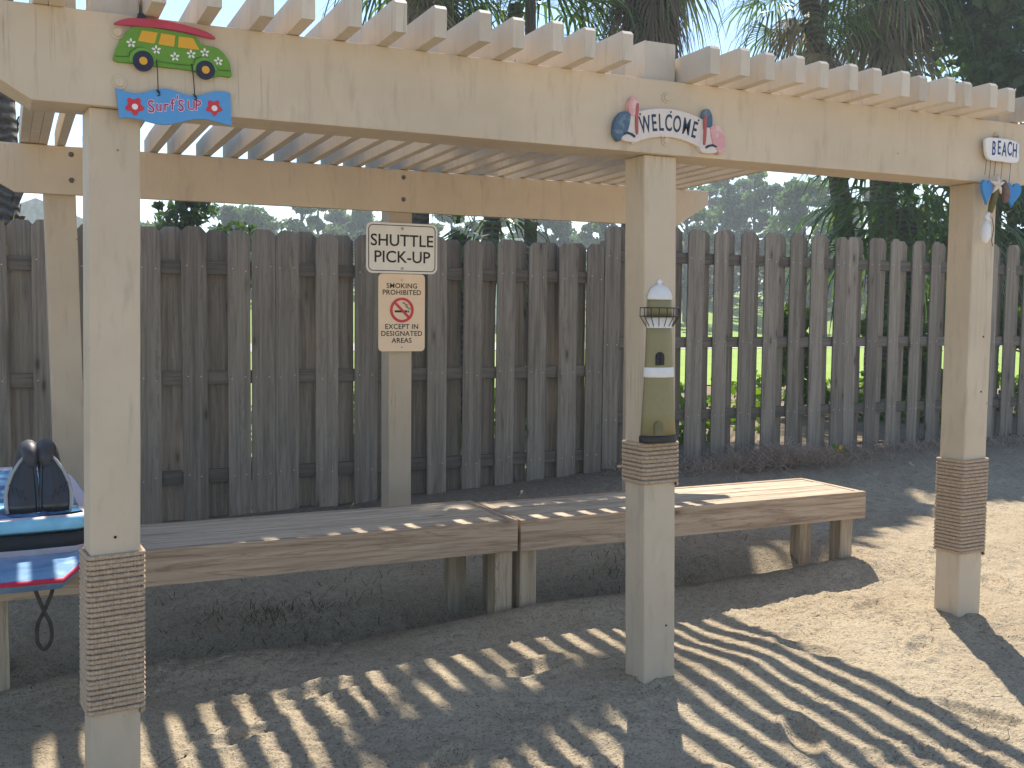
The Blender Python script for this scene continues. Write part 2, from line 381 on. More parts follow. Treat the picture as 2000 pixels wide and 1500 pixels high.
mb = MB(); mb.prism([(-.2, ZT+.004), (.16, ZT+.004), (.16, ZT+.108), (-.19, ZT+.108), (-.2, ZT+.1)], 1.876, 1.914, .003, 0, 'yz'); mb.build('rafter', M['paint_w'], pg)
def bolt(x, y, z, r, m_='paint', name='bolt'):
    mb = MB(); mb.disc((x, z), r, y-.004, y, 24, 0, .0015); mb.disc((x, z), r*.62, y-.009, y-.004, 6 if m_ == 'rust' else 20, 0, .002)
    return mb.build(name, M[m_], pg)
for x, z in ((-1.905, 2.253), (-1.902, 2.108), (.027, 2.245), (.027, 2.086), (1.700, 2.168), (1.77, 2.24)): bolt(x, -.032, z, .021)
for x, z in ((-1.90, 2.203), (-1.90, 2.075), (-.135, 2.20), (-.135, 2.075)): bolt(x, YR-.042, z, .013, 'rust')
for x, y, z, ax in ((0, .07, 1.86, 0), (0, .07, 1.71, 0), (1.6896, .07, 1.93, 0), (1.6896, .07, 1.79, 0), (1.78, 0, 1.35, 1), (1.78, 0, 1.10, 1), (-1.93, 0, .74, 1), (.095, 0, .22, 1)):
    mb = MB(); lean = -.0213*z if x == 0 else 0
    if ax: mb.disc((x, z), .0045, y-.0012, y+.002, 8)
    else: mb.prism([(y+.005*math.cos(a*.785), z+.007*math.sin(a*.785)) for a in range(8)], x+lean-.0012, x+lean+.002, 0, 0, 'yz')
    mb.build('screw_hole', M['hole'], pg)

# ------------------------------------------------------------------ rope wraps
def rope_wrap(x, lean, w, z0, z1, label, seed, deg=0):
    rr = random.Random(seed); r0 = .0078; pitch = .0161; turns = (z1-z0)/pitch; d = .14; g_ = r0*.92; rc = .012
    # rounded rectangle path around the post
    hw, hd = w/2+g_, d/2+g_; loop = []
    def arc(cx, cy, a0):
        for k in range(5): a = a0+k*math.pi/8; loop.append((cx+rc*math.cos(a), cy+rc*math.sin(a)))
    arc(hw-rc, -hd+rc, -math.pi/2); arc(hw-rc, hd-rc, 0); arc(-hw+rc, hd-rc, math.pi/2); arc(-hw+rc, -hd+rc, math.pi)
    L = np.array(loop+[loop[0]]); seg = np.hypot(*np.diff(L, axis=0).T); cum = np.concatenate([[0], np.cumsum(seg)]); P = cum[-1]
    n = int(P*turns/.0027); s = np.linspace(0, P*turns, n); u = s % P
    px = np.interp(u, cum, L[:, 0]); py = np.interp(u, cum, L[:, 1])
    # outward normal from tangent
    e = .004; tx = np.interp((u+e) % P, cum, L[:, 0])-np.interp((u-e) % P, cum, L[:, 0]); ty = np.interp((u+e) % P, cum, L[:, 1])-np.interp((u-e) % P, cum, L[:, 1])
    tl = np.hypot(tx, ty)+1e-9; nx, ny = ty/tl, -tx/tl
    wob = np.interp(s, np.linspace(0, P*turns, int(turns*3)), [rr.uniform(-.0016, .0016) for _ in range(int(turns*3))])
    z = z0+s/P*pitch+wob; bulge = np.abs(wob)*.6
    px = px+nx*bulge+w/2; py = py+ny*bulge+d/2
    k = 12; th = np.arange(k)*2*math.pi/k; ph = s*2*math.pi/.030
    A = th[None, :]; rad = r0*(.62+.42*np.abs(np.cos(1.5*(A-ph[:, None])))**.8)
    V = np.empty((n, k, 3)); cx = rad*np.cos(A); cz = rad*np.sin(A)
    V[:, :, 0] = x+lean*z[:, None]+px[:, None]+nx[:, None]*cx; V[:, :, 1] = py[:, None]+ny[:, None]*cx; V[:, :, 2] = z[:, None]+cz
    if deg:
        c0, s0 = math.cos(math.radians(deg)), math.sin(math.radians(deg)); ox, oy = x+w/2, d/2; X_, Y_ = V[:, :, 0]-ox, V[:, :, 1]-oy
        V[:, :, 0], V[:, :, 1] = ox+X_*c0-Y_*s0, oy+X_*s0+Y_*c0
    i, j = np.meshgrid(np.arange(k), np.arange(n-1)); a = (j*k+i).ravel(); b = (j*k+(i+1) % k).ravel()
    F = np.stack([a, b, b+k, a+k], 1)
    o = np_mesh('rope_wrap', V.reshape(-1, 3), F, M['rope'], None, True)
    tag(o, label, 'rope', 'ropes wound round the front posts')
    return o
rope_wrap(-2.016, .0127, .147, .187, .69, 'tall rope wrapping low on the post nearest the camera, below the car plaque', 1, 4)
rope_wrap(-.002, -.0213, .143, .780, .942, 'short band of rope wrapped round the middle post below the lighthouse', 2)
rope_wrap(1.6896, -.001, .141, .352, .788, 'rope wrapping round the far post below the blue hearts', 3)

# ------------------------------------------------------------------ benches
def bench(xl, xr, y0, y1, zt, legs, label, ends):
    b = empty('bench', ((xl+xr)/2, (y0+y1)/2, .05), label, 'bench', 'low wooden benches under the pergola')
    th = .038; zb = zt-.150
    mb = MB(); mb.box(xl, xr, y0, y0+th, zb, zt, .004); mb.build('front_board', M['bench_x'], b)
    mb = MB(); mb.box(xl, xr, y1-th, y1, zb, zt-.002, .004); mb.build('rear_board', M['bench_x'], b)
    for xa, xb in ((xl+.001, xl+th), (xr-th, xr-.001)):
        mb = MB(); mb.box(xa, xb, y0+th+.001, y1-th-.001, zb+.002, zt-.001, .004); mb.build('end_board', M['bench_y'], b)
    n = 4; a0, a1 = y0+th+.003, y1-th-.003; w = (a1-a0)/n
    for k in range(n):
        dz = R.uniform(-.003, .0)
        mb = MB(); mb.box(xl+th+.002, xr-th-.002, a0+k*w+.002, a0+(k+1)*w-.002, zt-.04+dz, zt-.001+dz, .005); mb.build('plank', M['bench_top'], b)
    for lx, ly in legs:
        mb = MB(); mb.box(lx, lx+.088, ly, ly+.088, -.15, zb+.10, .004); mb.build('leg', M['bench_z'], b)
    return b
bench(-2.75, -.062, 1.01, 1.575, .466, ((-.160, 1.05), (-.225, 1.45), (-2.318, 1.05), (-2.318, 1.45)), 'wooden bench left of the seam, holding the bodyboards', 0)
bench(-.046, 2.094, 1.01, 1.54, .461, ((-.030, 1.05), (-.03, 1.40), (1.953, 1.05), (1.97, 1.40)), 'wooden bench behind the middle post with its sunlit right end', 1)

# ------------------------------------------------------------------ fence
YF = 3.85
def picket_mb(w, z0, z1, seed, rails=()):
    r = random.Random(seed); c = .036; mb = MB(); t = .0085
    mb.prism([(-w/2, z0), (w/2, z0), (w/2, z1-c*1.1), (w/2-c, z1), (-w/2+c, z1), (-w/2, z1-c*1.1)], -t, t, .0025)
    for rz in rails:
        for sx in (-1, 1): mb.disc((sx*w*.28+r.uniform(-.01, .01), rz+r.uniform(-.015, .015)), .0042, -t-.0012, -t+.001, 8, 1)
    return mb
def fence(label, fronts, backs, ztop, z0f, rails, xa, xb, name='privacy_fence'):
    f = empty(name, ((xa+xb)/2, YF, .1), label, 'fence', 'wooden fence runs behind the benches')
    for z in rails:
        mb = MB(); mb.box(xa, xb, YF+.012, YF+.050, z-.044, z+.044, .003); mb.build('rail', M['rail'], f)
    prot = {}
    def put(x0, x1, y, k):
        w = x1-x0; zt = ztop+R.uniform(-.012, .010); zb = z0f((x0+x1)/2)+R.uniform(-.01, .01); key = (round(w, 2), round(zb, 2), k % 3)
        if key not in prot: prot[key] = picket_mb(key[0], key[1], ztop, k, rails); first = True
        me = prot[key]
        if isinstance(me, MB): o = me.build('picket', [M['fence'], M['nail']], f); prot[key] = o
        else: o = me.copy(); COL.objects.link(o); o.parent = f
        o.location = ((x0+x1)/2-f.location.x, y-f.location.y, zt-ztop-f.location.z); o.rotation_euler = (R.uniform(-.004, .004), R.uniform(-.005, .005), R.uniform(-.012, .012))
    for k, (a, b) in enumerate(fronts): put(a, b, YF, k)
    for k, (a, b) in enumerate(backs): put(a, b, YF+.062, k)
    x = xa+.05
    while x < xb:
        mb = MB(); mb.box(x, x+.09, YF+.075, YF+.165, -.3, ztop-.12, .004); mb.build('fence_post', M['fence'], f); x += 2.2
    return f
def gaps(fr, w, off):
    out = []
    for (a, b), (c, d) in zip(fr[:-1], fr[1:]):
        if c-b > .05: m_ = (b+c)/2+off+R.uniform(-.008, .008); ww = w+R.uniform(-.006, .006); out.append((m_-ww/2, m_+ww/2))
    return out
s1 = [(-4.2+k*.272, -4.05+k*.272) for k in range(7)]+[(-2.34, -2.192), (-2.060, -1.915), (-1.79, -1.65), (-1.45, -1.298), (-1.156, -1.001), (-.864, -.712), (-.706, -.547), (-.541, -.386), (-.265, -.103), (.017, .186), (.295, .445), (.57, .722), (.851, .999), (1.12, 1.272), (1.392, 1.544), (1.654, 1.811), (1.895, 2.040)]
fence('lower run of weathered fence with dog-eared boards, left of the middle post', s1, gaps(s1, .158, .004), 1.968, lambda x: gz(x, YF)-.03, (1.707, .975, .31), -4.3, 2.042)
s2 = [(2.056, 2.20), (2.325, 2.47), (2.585, 2.73), (2.842, 2.999), (3.108, 3.251), (3.37, 3.52), (3.633, 3.784), (3.901, 4.028), (4.147, 4.291), (4.402, 4.541), (4.546, 4.68), (4.798, 4.929), (5.065, 5.187), (5.319, 5.444), (5.554, 5.678), (5.81, 5.945), (6.06, 6.19), (6.30, 6.437), (6.557, 6.685), (6.80, 6.93), (7.05, 7.18), (7.3, 7.43), (7.56, 7.69)]
s2 += [(7.82+k*.26, 7.955+k*.26) for k in range(12)]
fence('taller run of gappy weathered fence with green showing through, right of the middle post', s2, gaps(s2, .130, -.012), 2.125, lambda x: .205+.016*max(0, min(4, x-3)), (1.886, 1.197, .593), 2.056, 11.0)

# ------------------------------------------------------------------ signs on the rear post
def rrect(cx, cz, w, h, r, n=5):
    p = []
    for sx, sz, a0 in ((1, -1, -90), (1, 1, 0), (-1, 1, 90), (-1, -1, 180)):
        for k in range(n+1): a = math.radians(a0+90*k/n); p.append((cx+sx*(w/2-r)+r*math.cos(a), cz+sz*(h/2-r)+r*math.sin(a)))
    return p
def ring2d(mb, outer, inner, y0, y1):
    n = len(outer); o = len(mb.v)
    for pts, y in ((outer, y0), (inner, y0), (outer, y1), (inner, y1)): mb.v += [(p[0], y, p[1]) for p in pts]
    for i in range(n):
        j = (i+1) % n
        for q_ in ((o+i, o+j, o+n+j, o+n+i), (o+i, o+2*n+i, o+2*n+j, o+j), (o+n+i, o+n+j, o+3*n+j, o+3*n+i)): mb.f.append(q_); mb.mi.append(0); mb.sm.append(False)
M['sign_white'] = plain('white_sign_sheet', (.80, .78, .73), .4, .4, .05, 12)
M['sign_beige'] = plain('beige_sign_sheet', (.86, .66, .47), .4, .4, .04, 12)
M['sign_red'] = plain('red_sign_ink', (.62, .05, .07), .5, .3, .1)
yb = YR-.043
sg = empty('shuttle_sign', (-.143, yb, 1.795), 'white SHUTTLE PICK-UP sign with black border on the rear post', 'sign')
mb = MB(); mb.prism(rrect(-.143, 1.795, .432, .288, .035), yb-.003, yb, .001); mb.build('panel', M['sign_white'], sg)
mb = MB(); ring2d(mb, rrect(-.143, 1.795, .408, .264, .028), rrect(-.143, 1.795, .399, .255, .024), yb-.0042, yb-.003); mb.build('border', M['black'], sg)
mb = MB(); add_text(mb, 'SHUTTLE', -.143, yb-.003, 1.836, .094, .0009, 1.0); mb.build('lettering', M['black'], sg)
mb = MB(); add_text(mb, 'PICK-UP', -.143, yb-.003, 1.742, .094, .0009, 1.0); mb.build('lettering', M['black'], sg)
for z in (1.908, 1.680):
    mb = MB(); mb.disc((-.143, z), .009, yb-.0055, yb-.003, 12, 0, .001); mb.disc((-.143, z), .006, yb-.010, yb-.0055, 6); mb.build('bolt', M['steel'], sg)
sg = empty('smoking_sign', (-.143, yb, 1.425), 'beige no smoking sign with red ring below the shuttle sign', 'sign')
mb = MB(); mb.prism(rrect(-.143, 1.425, .284, .446, .024), yb+.0006, yb+.003, .0008); mb.build('panel', M['sign_beige'], sg)
yc = yb+.0006; 
for t_, z in (('SMOKING', 1.579), ('PROHIBITED', 1.541), ('EXCEPT IN', 1.344), ('DESIGNATED', 1.304), ('AREAS', 1.264)):
    mb = MB(); add_text(mb, t_, -.143, yc, z, 0.0405, .0004, 1.0, spacing=1.06); mb.build('lettering', M['black'], sg)
cz = 1.441; mb = MB(); n = 40
ring2d(mb, [(-.143+.072*math.cos(2*math.pi*i/n), cz+.072*math.sin(2*math.pi*i/n)) for i in range(n)], [(-.143+.057*math.cos(2*math.pi*i/n), cz+.057*math.sin(2*math.pi*i/n)) for i in range(n)], yc-.0030, yc)
a = math.radians(-45); dx, dz = math.cos(a), math.sin(a); w = .0075
mb.prism([(-.143-dx*.06-dz*w, cz-dz*.06+dx*w), (-.143-dx*.06+dz*w, cz-dz*.06-dx*w), (-.143+dx*.06+dz*w, cz+dz*.06-dx*w), (-.143+dx*.06-dz*w, cz+dz*.06+dx*w)], yc-.0026, yc)
mb.build('prohibition_ring', M['sign_red'], sg)
mb = MB(); mb.prism([(-.186, cz-.014), (-.109, cz-.014), (-.109, cz-.002), (-.186, cz-.002)], yc-.0016, yc)
mb.prism([(-.105, cz-.014), (-.099, cz-.014), (-.099, cz-.002), (-.105, cz-.002)], yc-.0016, yc)
for off in (0, .011):
    mb.tube([(-.101+off*.6-.014*t+.006*math.sin(t*5+off*60), yc-.001, cz+.004+.017*t) for t in [k*.2 for k in range(13)]], .0016, 5)
mb.build('cigarette_symbol', M['black'], sg)
mb = MB()
for z in (1.613, 1.226): mb.disc((-.143, z), .005, yc-.004, yc, 10, 0, .001)
mb.build('rivet', M['steel'], sg)

# ------------------------------------------------------------------ car plaque with the surf board below it
YS = -.032
M['green'] = scuffed('green_paint', (.13, .30, .035), (.20, .38, .08)); M['green_d'] = plain('dark_green_paint', (.06, .15, .03)); M['green_l'] = scuffed('light_green_paint', (.16, .36, .06), (.22, .42, .1))
M['amber'] = scuffed('amber_paint', (.72, .38, .035), (.8, .5, .12)); M['navy'] = plain('navy_paint', (.018, .022, .05), .5); M['pink_red'] = scuffed('rose_red_paint', (.48, .055, .10), (.56, .16, .2))
M['white_p'] = scuffed('white_paint', (.82, .80, .78), (.68, .62, .58)); M['blue_p'] = scuffed('sea_blue_paint', (.10, .33, .66), (.16, .40, .70)); M['red_p'] = scuffed('red_paint', (.60, .04, .06), (.66, .1, .12))
cs = empty('surf_sign', (-1.75, YS, 2.15), 'green car plaque carrying a surfboard with a blue wave board hanging below', 'wall plaque')
def T(px, py):            # plaque drawing units (its own sketch grid) to metres on the beam face
    return (-1.9165+(px)*(.333/1405.0), 2.316-(py)*(.3415/1405.0)*1.02)
def sh(pts): return [T(x, y+0.0*x) for x, y in pts]
def spline(pts, n=4, closed=True):
    out = []; L = len(pts)
    for i in range(L if closed else L-1):
        p0, p1, p2, p3 = [Vector(pts[(i+k-1) % L]) if closed else Vector(pts[max(0, min(L-1, i+k-1))]) for k in range(4)]
        for k in range(n):
            t = k/n; out.append(tuple(.5*((2*p1)+(-p0+p2)*t+(2*p0-5*p1+4*p2-p3)*t*t+(-p0+3*p1-3*p2+p3)*t**3)))
    if not closed: out.append(tuple(pts[-1]))
    return out
# sketch grid runs level along the beam: rows rise by 122 per 1400 relative to the slanted photo axis
def lev(pts, k=.098): return [(x, y-k*x) for x, y in pts]
body = lev([(0, 600), (5, 500), (60, 380), (130, 290), (190, 225), (270, 195), (500, 215), (760, 255), (940, 295), (1000, 330), (1060, 400), (1220, 430), (1320, 490), (1400, 600), (1425, 700), (1425, 790), (1290, 775), (1180, 790), (950, 715), (470, 660), (400, 640), (200, 625)])
y0, y1 = YS-.016, YS
mb = MB(); mb.prism(sh(spline(body, 3)), y0, y1, .003); car = mb.build('car_plaque', M['green'], cs)
for w_ in ([(330, 245), (520, 270), (480, 400), (280, 370)], [(560, 275), (735, 300), (715, 435), (525, 405)], [(775, 310), (950, 330), (1030, 470), (765, 440)]):
    mb = MB(); mb.prism(sh(lev(w_)), y0-.002, y0+.001, .0006); mb.build('window', M['amber'], car)
for cx, cy, r in ((340, 608, 122), (1100, 712, 115)):
    c = T(*lev([(cx, cy)])[0]); k = .3415/1405
    mb = MB(); n = 22
    arc = [(cx+(r+45)*math.cos(math.pi*i/n), cy-(r+45)*math.sin(math.pi*i/n)) for i in range(n+1)]; arc2 = [(cx+(r)*math.cos(math.pi*i/n), cy-(r)*math.sin(math.pi*i/n)) for i in range(n+1)][::-1]
    mb.prism(sh(lev(arc+arc2)), y0-.0025, y0+.001, .0006); mb.build('wheel_arch', M['green_l'], car)
    mb = MB(); mb.disc(c, r*k, y0-.006, y0+.004, 32, 0, .0015); wh = mb.build('wheel', M['navy'], car)
    mb = MB(); mb.disc(c, 48*k, y0-.009, y0-.006, 24, 0, .001); mb.build('hub_cap', M['amber'], car)
mb = MB()
for pts in ([(5, 548), (165, 552), (180, 500), (240, 460), (330, 445), (430, 490), (500, 590), (560, 615), (930, 655), (960, 590), (1040, 555), (1140, 570), (1220, 640), (1270, 710), (1415, 715)],):
    mb.tube([(p[0], y0-.002, p[1]) for p in sh(spline(lev(pts), 3, False))], .0011, 5)
mb.build('trim_line', M['green_d'], car)
for fx, fy in ((200, 395), (500, 472), (725, 552), (925, 520), (1095, 500), (1265, 605)):
    mb = MB(); c = T(*lev([(fx, fy)])[0])
    for k in range(5):
        a = 2*math.pi*k/5+.4; d = .0085; mb.prism([(c[0]+d*math.cos(a)+.0052*math.cos(t)*math.cos(a)-.0032*math.sin(t)*math.sin(a), c[1]+d*math.sin(a)+.0052*math.cos(t)*math.sin(a)+.0032*math.sin(t)*math.cos(a)) for t in [i*math.pi/5 for i in range(10)]], y0-.002, y0+.001)
    mb.build('daisy', M['white_p'], car)
sb = lev([(0, 175), (90, 130), (240, 108), (600, 128), (900, 190), (1120, 255), (1230, 330), (1150, 330), (900, 270), (600, 225), (200, 195), (60, 190)])
mb = MB(); mb.prism(sh(spline(sb, 3)), y0-.008, y0+.004, .003); mb.build('surfboard', M['pink_red'], cs)
mb = MB(); c = T(*lev([(330, 88)])[0]); mb.prism([(c[0]-.014, c[1]-.008), (c[0]+.018, c[1]-.008), (c[0]+.004, c[1]+.012), (c[0]-.010, c[1]+.010)], y0-.004, y1, .002); mb.build('surfboard_fin', M['navy'], cs)
wv = []
for k in range(25):
    t = k/24; wv.append((15+1400*t, 955+40*math.sin(t*math.pi*4-.5)*(.9)-20+70*t))
for k in range(25):
    t = 1-k/24; wv.append((50+1380*t, 1305-38*math.sin(t*math.pi*3.1+.9)+45*t))
mb = MB(); mb.prism(sh(lev(wv)), y0, y0+.012, .0025); wp = mb.build('wave_board', M['blue_p'], cs)
for fx, fy, s_ in ((230, 1135, 112), (1205, 1165, 102)):
    mb = MB(); k = .3415/1405; c = T(*lev([(fx, fy)])[0])
    pts = [(c[0]+k*s_*(.86+.17*math.cos(5*a+1.2))*math.cos(a), c[1]+k*s_*(.86+.17*math.cos(5*a+1.2))*math.sin(a)) for a in [i*math.pi/20 for i in range(40)]]
    mb.prism(pts, y0-.002, y0+.001, .0006); fl = mb.build('hibiscus', M['red_p'], wp)
    mb = MB(); mb.disc((c[0]+.001, c[1]-.002), k*36, y0-.0032, y0-.002, 16); mb.build('flower_centre', M['white_p'], wp)
M['letter_lilac'] = plain('lilac_lettering', (.80, .66, .74)); M['letter_red'] = plain('dark_red_lettering', (.40, .035, .12))
mbs = [MB(), MB()]
for chx, px, py, sz, rot in (('S', 430, 1150, .052, .05), ('u', 525, 1140, .046, -.04), ('r', 612, 1140, .046, 0), ('f', 688, 1128, .048, .03), ("'", 752, 1090, .046, 0), ('s', 795, 1142, .048, -.02), ('U', 920, 1140, .040, .03), ('P', 1005, 1140, .043, -.03)):
    c = T(*lev([(px, py)])[0])
    ch = 'S' if chx == 's' else chx
    add_text(mbs[0], ch, c[0], y0, c[1], sz, .0021, .86, rot, .0008); add_text(mbs[1], ch, c[0]-.0004, y0-.0008, c[1], sz, .0003, .86, rot, .0012)
mbs[0].build('letter_outline', M['letter_lilac'], wp); mbs[1].build('lettering', M['letter_red'], wp)
for a, b in (((500, 585), (515, 985)), ((930, 635), (965, 1040))):
    p, q_ = T(*lev([a])[0]), T(*lev([b])[0]); mb = MB()
    mb.tube([(p[0], y0-.002, p[1]), (p[0]*.6+q_[0]*.4+.001, y0-.004, p[1]*.6+q_[1]*.4), (q_[0], y0-.003, q_[1])], .0016, 6)
    mb.tube([(q_[0]-.005, y0-.002, q_[1]+.008), (q_[0]+.003, y0-.006, q_[1]+.004), (q_[0]+.004, y0-.004, q_[1]-.006), (q_[0]-.002, y0-.003, q_[1]-.008)], .0022, 6)
    mb.build('hanging_wire', M['dark_metal'], cs)

# ------------------------------------------------------------------ welcome plaque
ws = empty('welcome_sign', (.035, YS, 2.14), 'white arched WELCOME plaque between a blue-winged and a pink-winged pelican', 'wall plaque')
M['cream_p'] = scuffed('worn_white_paint', (.74, .66, .60), (.52, .42, .36), .6, .6, 14); M['slate'] = scuffed('slate_blue_paint', (.075, .135, .21), (.19, .25, .31), amount=.52); M['pink'] = scuffed('pink_paint', (.70, .36, .36), (.78, .55, .53), amount=.52)
M['ink'] = plain('slate_ink', (.022, .048, .09)); M['rosy'] = plain('faded_red_paint', (.42, .10, .10))
Rw = .40
def warc(t, off): return (.030+Rw*math.sin(t), 2.150-Rw+off+Rw*math.cos(t))
def warp(t, off): return (.030+(Rw+off)*math.sin(t), 2.150-Rw+(Rw+off)*math.cos(t))
top = [warp(-.44+.88*k/18, .052) for k in range(19)]; bot = [warp(.47-.94*k/18, -.052) for k in range(19)]
ym = YS-.018
mb = MB(); mb.prism(top+bot, ym, YS, .004); pl = mb.build('plaque', M['cream_p'], ws)
mb = MB()
for k, ch in enumerate('WELCOME'):
    a = (-.272, -.172, -.096, -.012, .084, .192, .285)[k]; c = warp(a, -.003); add_text(mb, ch, c[0], ym, c[1], .087, .0011, .53, -a*.75, .0012)
mb.build('lettering', M['ink'], pl)
for k in (-.30, 0.01, .30):
    mb = MB(); c = warp(k, .040); mb.disc(c, .0038, ym-.0015, ym+.001, 8); mb.build('nail', M['dark_metal'], pl)
def pelican(cx, cz, flip, head, wing, parent):
    f = lambda pts: [(cx+flip*x, cz+z) for x, z in pts]
    mb = MB(); mb.prism(f(spline([(-.060, -.050), (-.048, -.005), (-.030, .030), (-.008, .042), (.010, .030), (.022, -.010), (.030, -.050), (.015, -.070), (-.030, -.070), (-.052, -.064)], 3)), ym-.004, YS, .003); bd = mb.build('bird', M['cream_p'], parent)
    mb = MB(); mb.prism(f(spline([(-.020, .028), (-.024, .062), (-.010, .090), (.008, .092), (.018, .074), (.016, .05), (.008, .026)], 3)), ym-.008, YS-.002, .004); mb.build('head', M[head], bd)
    mb = MB(); mb.prism(f(spline([(.006, .062), (.016, .066), (.015, .02), (.016, -.035), (.009, -.040), (.004, .0)], 3)), ym-.011, ym, .002); mb.build('beak', M['rosy'], bd)
    mb = MB(); mb.prism(f(spline([(-.018, .030), (-.050, .035), (-.078, .005), (-.086, -.040), (-.074, -.066), (-.058, -.072), (-.05, -.056), (-.030, -.040), (-.018, .0)], 3)), ym-.009, YS-.001, .004); mb.build('wing', M[wing], bd)
    mb = MB(); mb.disc((cx+flip*.010, cz+.064), .0028, ym-.0095, ym-.007, 8); mb.build('eye', M['black'], bd)
    mb = MB(); mb.tube([(cx+flip*x, ym-.006, cz+z) for x, z in ((-.045, -.045), (-.028, -.040), (-.010, -.044), (.004, -.052))], .0045, 6); mb.build('foot', M['ink'], bd)
pelican(-.128, 2.138, 1, 'pink', 'slate', ws); pelican(.196, 2.122, -1, 'slate', 'pink', ws)

# ------------------------------------------------------------------ beach plaque with hanging shells
bs = empty('beach_sign', (1.80, YS, 2.175), 'small white BEACH plaque with blue hearts strung below on the far post', 'wind chime')
y2 = YS-.028
mb = MB(); mb.prism(spline([(1.700, 2.200), (1.712, 2.222), (1.80, 2.226), (1.902, 2.216), (1.910, 2.18), (1.905, 2.128), (1.80, 2.126), (1.735, 2.128), (1.71, 2.15)], 3), y2-.01, y2+.006, .004); bp = mb.build('plaque', M['white_p'], bs)
M['blue_ink'] = plain('blue_ink', (.03, .055, .22))
mb = MB(); x = 1.748
for k, ch in enumerate('BEACH'): add_text(mb, ch, 1.750+k*.0330, y2-.01, 2.178+(.003 if k % 2 else -.002), 00.086, .0011, .49, (-.03, .02, -.02, .03, -.02)[k])
mb.build('lettering', M['blue_ink'], bp)
mb = MB(); mb.disc((1.79, 2.234), .006, y2-.004, YS, 10, 0, .001); mb.build('nail', M['steel'], bs)
M['heart'] = scuffed('blue_heart_paint', (.055, .26, .58), (.1, .32, .62))
strings = [(1.715, 2.062), (1.742, 2.046), (1.772, 2.06), (1.815, 2.052), (1.868, 2.030)]
for x, z in strings:
    mb = MB(); mb.tube([(x+.004, y2, 2.130), (x, y2-.002, (2.13+z)/2), (x-.002, y2, z)], .0011, 5); mb.build('string', M['string'], bs)
def heart(cx, cz, w, h, y, yawk):
    pts = []
    for k in range(28):
        t = 2*math.pi*k/28; hx = 16*math.sin(t)**3/32; hz = (13*math.cos(t)-5*math.cos(2*t)-2*math.cos(3*t)-math.cos(4*t)+2.5)/29
        pts.append((hx*w, hz*h))
    mb = MB(); mb.prism(pts, -.006, .006, .002)
    c, s_ = math.cos(yawk), math.sin(yawk); mb.v = [(cx+vx*c-vy*s_, y+vx*s_+vy*c, cz+vz) for vx, vy, vz in mb.v]
    return mb.build('heart', M['heart'], bs)
heart(1.712, 1.985, .088, .108, y2-.012, .22); heart(1.884, 1.983, .098, .108, y2-.002, -.12)
M['shell'] = scuffed('shell', (.72, .62, .54), (.40, .30, .24), .6, .55); M['olive'] = plain('olive_driftwood', (.16, .135, .05), .7, .2, .3); M['brown'] = plain('brown_shell', (.16, .11, .09), .6, .3, .4, 40)
mb = MB()
for k in range(5):
    a = math.pi/2+k*2*math.pi/5; c = Vector((1.778, y2-.012, 2.022))
    mb.tube([c, c+Vector((.022*math.cos(a), -.004, .022*math.sin(a))), c+Vector((.046*math.cos(a), 0, .046*math.sin(a)))], [.012, .009, .003], 7)
mb.build('starfish', M['shell'], bs)
mb = MB(); mb.tube([(1.792, y2-.006, 2.03), (1.775, y2-.008, 1.985), (1.758, y2-.008, 1.94), (1.748, y2-.006, 1.90)], [.010, .014, .015, .011], 8); mb.build('driftwood', M['olive'], bs)
mb = MB(); mb.tube([(1.828, y2-.004, 2.045), (1.832, y2-.008, 2.01), (1.838, y2-.008, 1.97), (1.842, y2-.004, 1.945)], [.007, .022, .020, .006], 9); mb.build('cone_shell', M['brown'], bs)
mb = MB(); mb.tube([(1.740, y2-.003, 1.898), (1.728, y2-.004, 1.878), (1.744, y2-.006, 1.86)], [.010, .012, .008], 8)
mb.tube([(1.732, y2-.002, 1.862), (1.729, y2-.004, 1.83), (1.726, y2-.004, 1.79), (1.722, y2-.002, 1.765)], [.012, .021, .023, .014], 10); mb.build('white_shell', M['white_p'], bs)
mb = MB(); mb.tube([(1.744, y2-.02, 1.88), (1.752, y2-.026, 1.83), (1.748, y2-.02, 1.775), (1.758, y2-.02, 1.752)], .0016, 5); mb.build('string', M['string'], bs)

for o in bs.children: o.location.x -= .035
# ------------------------------------------------------------------ lighthouse ornament
lx, ly = .043, -.0015
lh = empty('lighthouse_ornament', (lx, 0, .955), 'olive lighthouse wall ornament with white bands and dome on the middle post', 'ornament')
M['olive_p'] = scuffed('olive_glaze', (.27, .235, .115), (.34, .30, .17), .4, .6, 10); M['ltop'] = scuffed('chalk_white', (.80, .78, .75), (.66, .62, .58))
def half_tower(prof, mat, name, parent, depth=.62):
    # half round relief standing off the post: profile (z, half-width)
    mb = MB(); n = 14; rings = []
    for z, r in prof: rings.append([(lx-.0213*z*.35+r*math.cos(math.pi*k/n), ly-r*depth*math.sin(math.pi*k/n), z) for k in range(n+1)])
    mb.quad_strip(rings, True, True); return mb.build(name, mat, parent)
tw = half_tower([(.975, .0775), (1.06, .072), (1.16, .066), (1.215, .0625), (1.275, .059), (1.36, .056), (1.401, .054)], M['olive_p'], 'tower', lh)
half_tower([(.948, .081), (.952, .083), (.972, .083), (.976, .079)], M['dark_metal'], 'base', lh)
half_tower([(1.198, .066), (1.200, .068), (1.234, .066), (1.236, .0635)], M['ltop'], 'white_band', lh)
half_tower([(1.386, .0555), (1.388, .056), (1.424, .059), (1.426, .057)], M['ltop'], 'white_collar', lh)
half_tower([(1.420, .055), (1.470, .0525), (1.497, .0515)], M['olive_p'], 'lantern_room', lh)
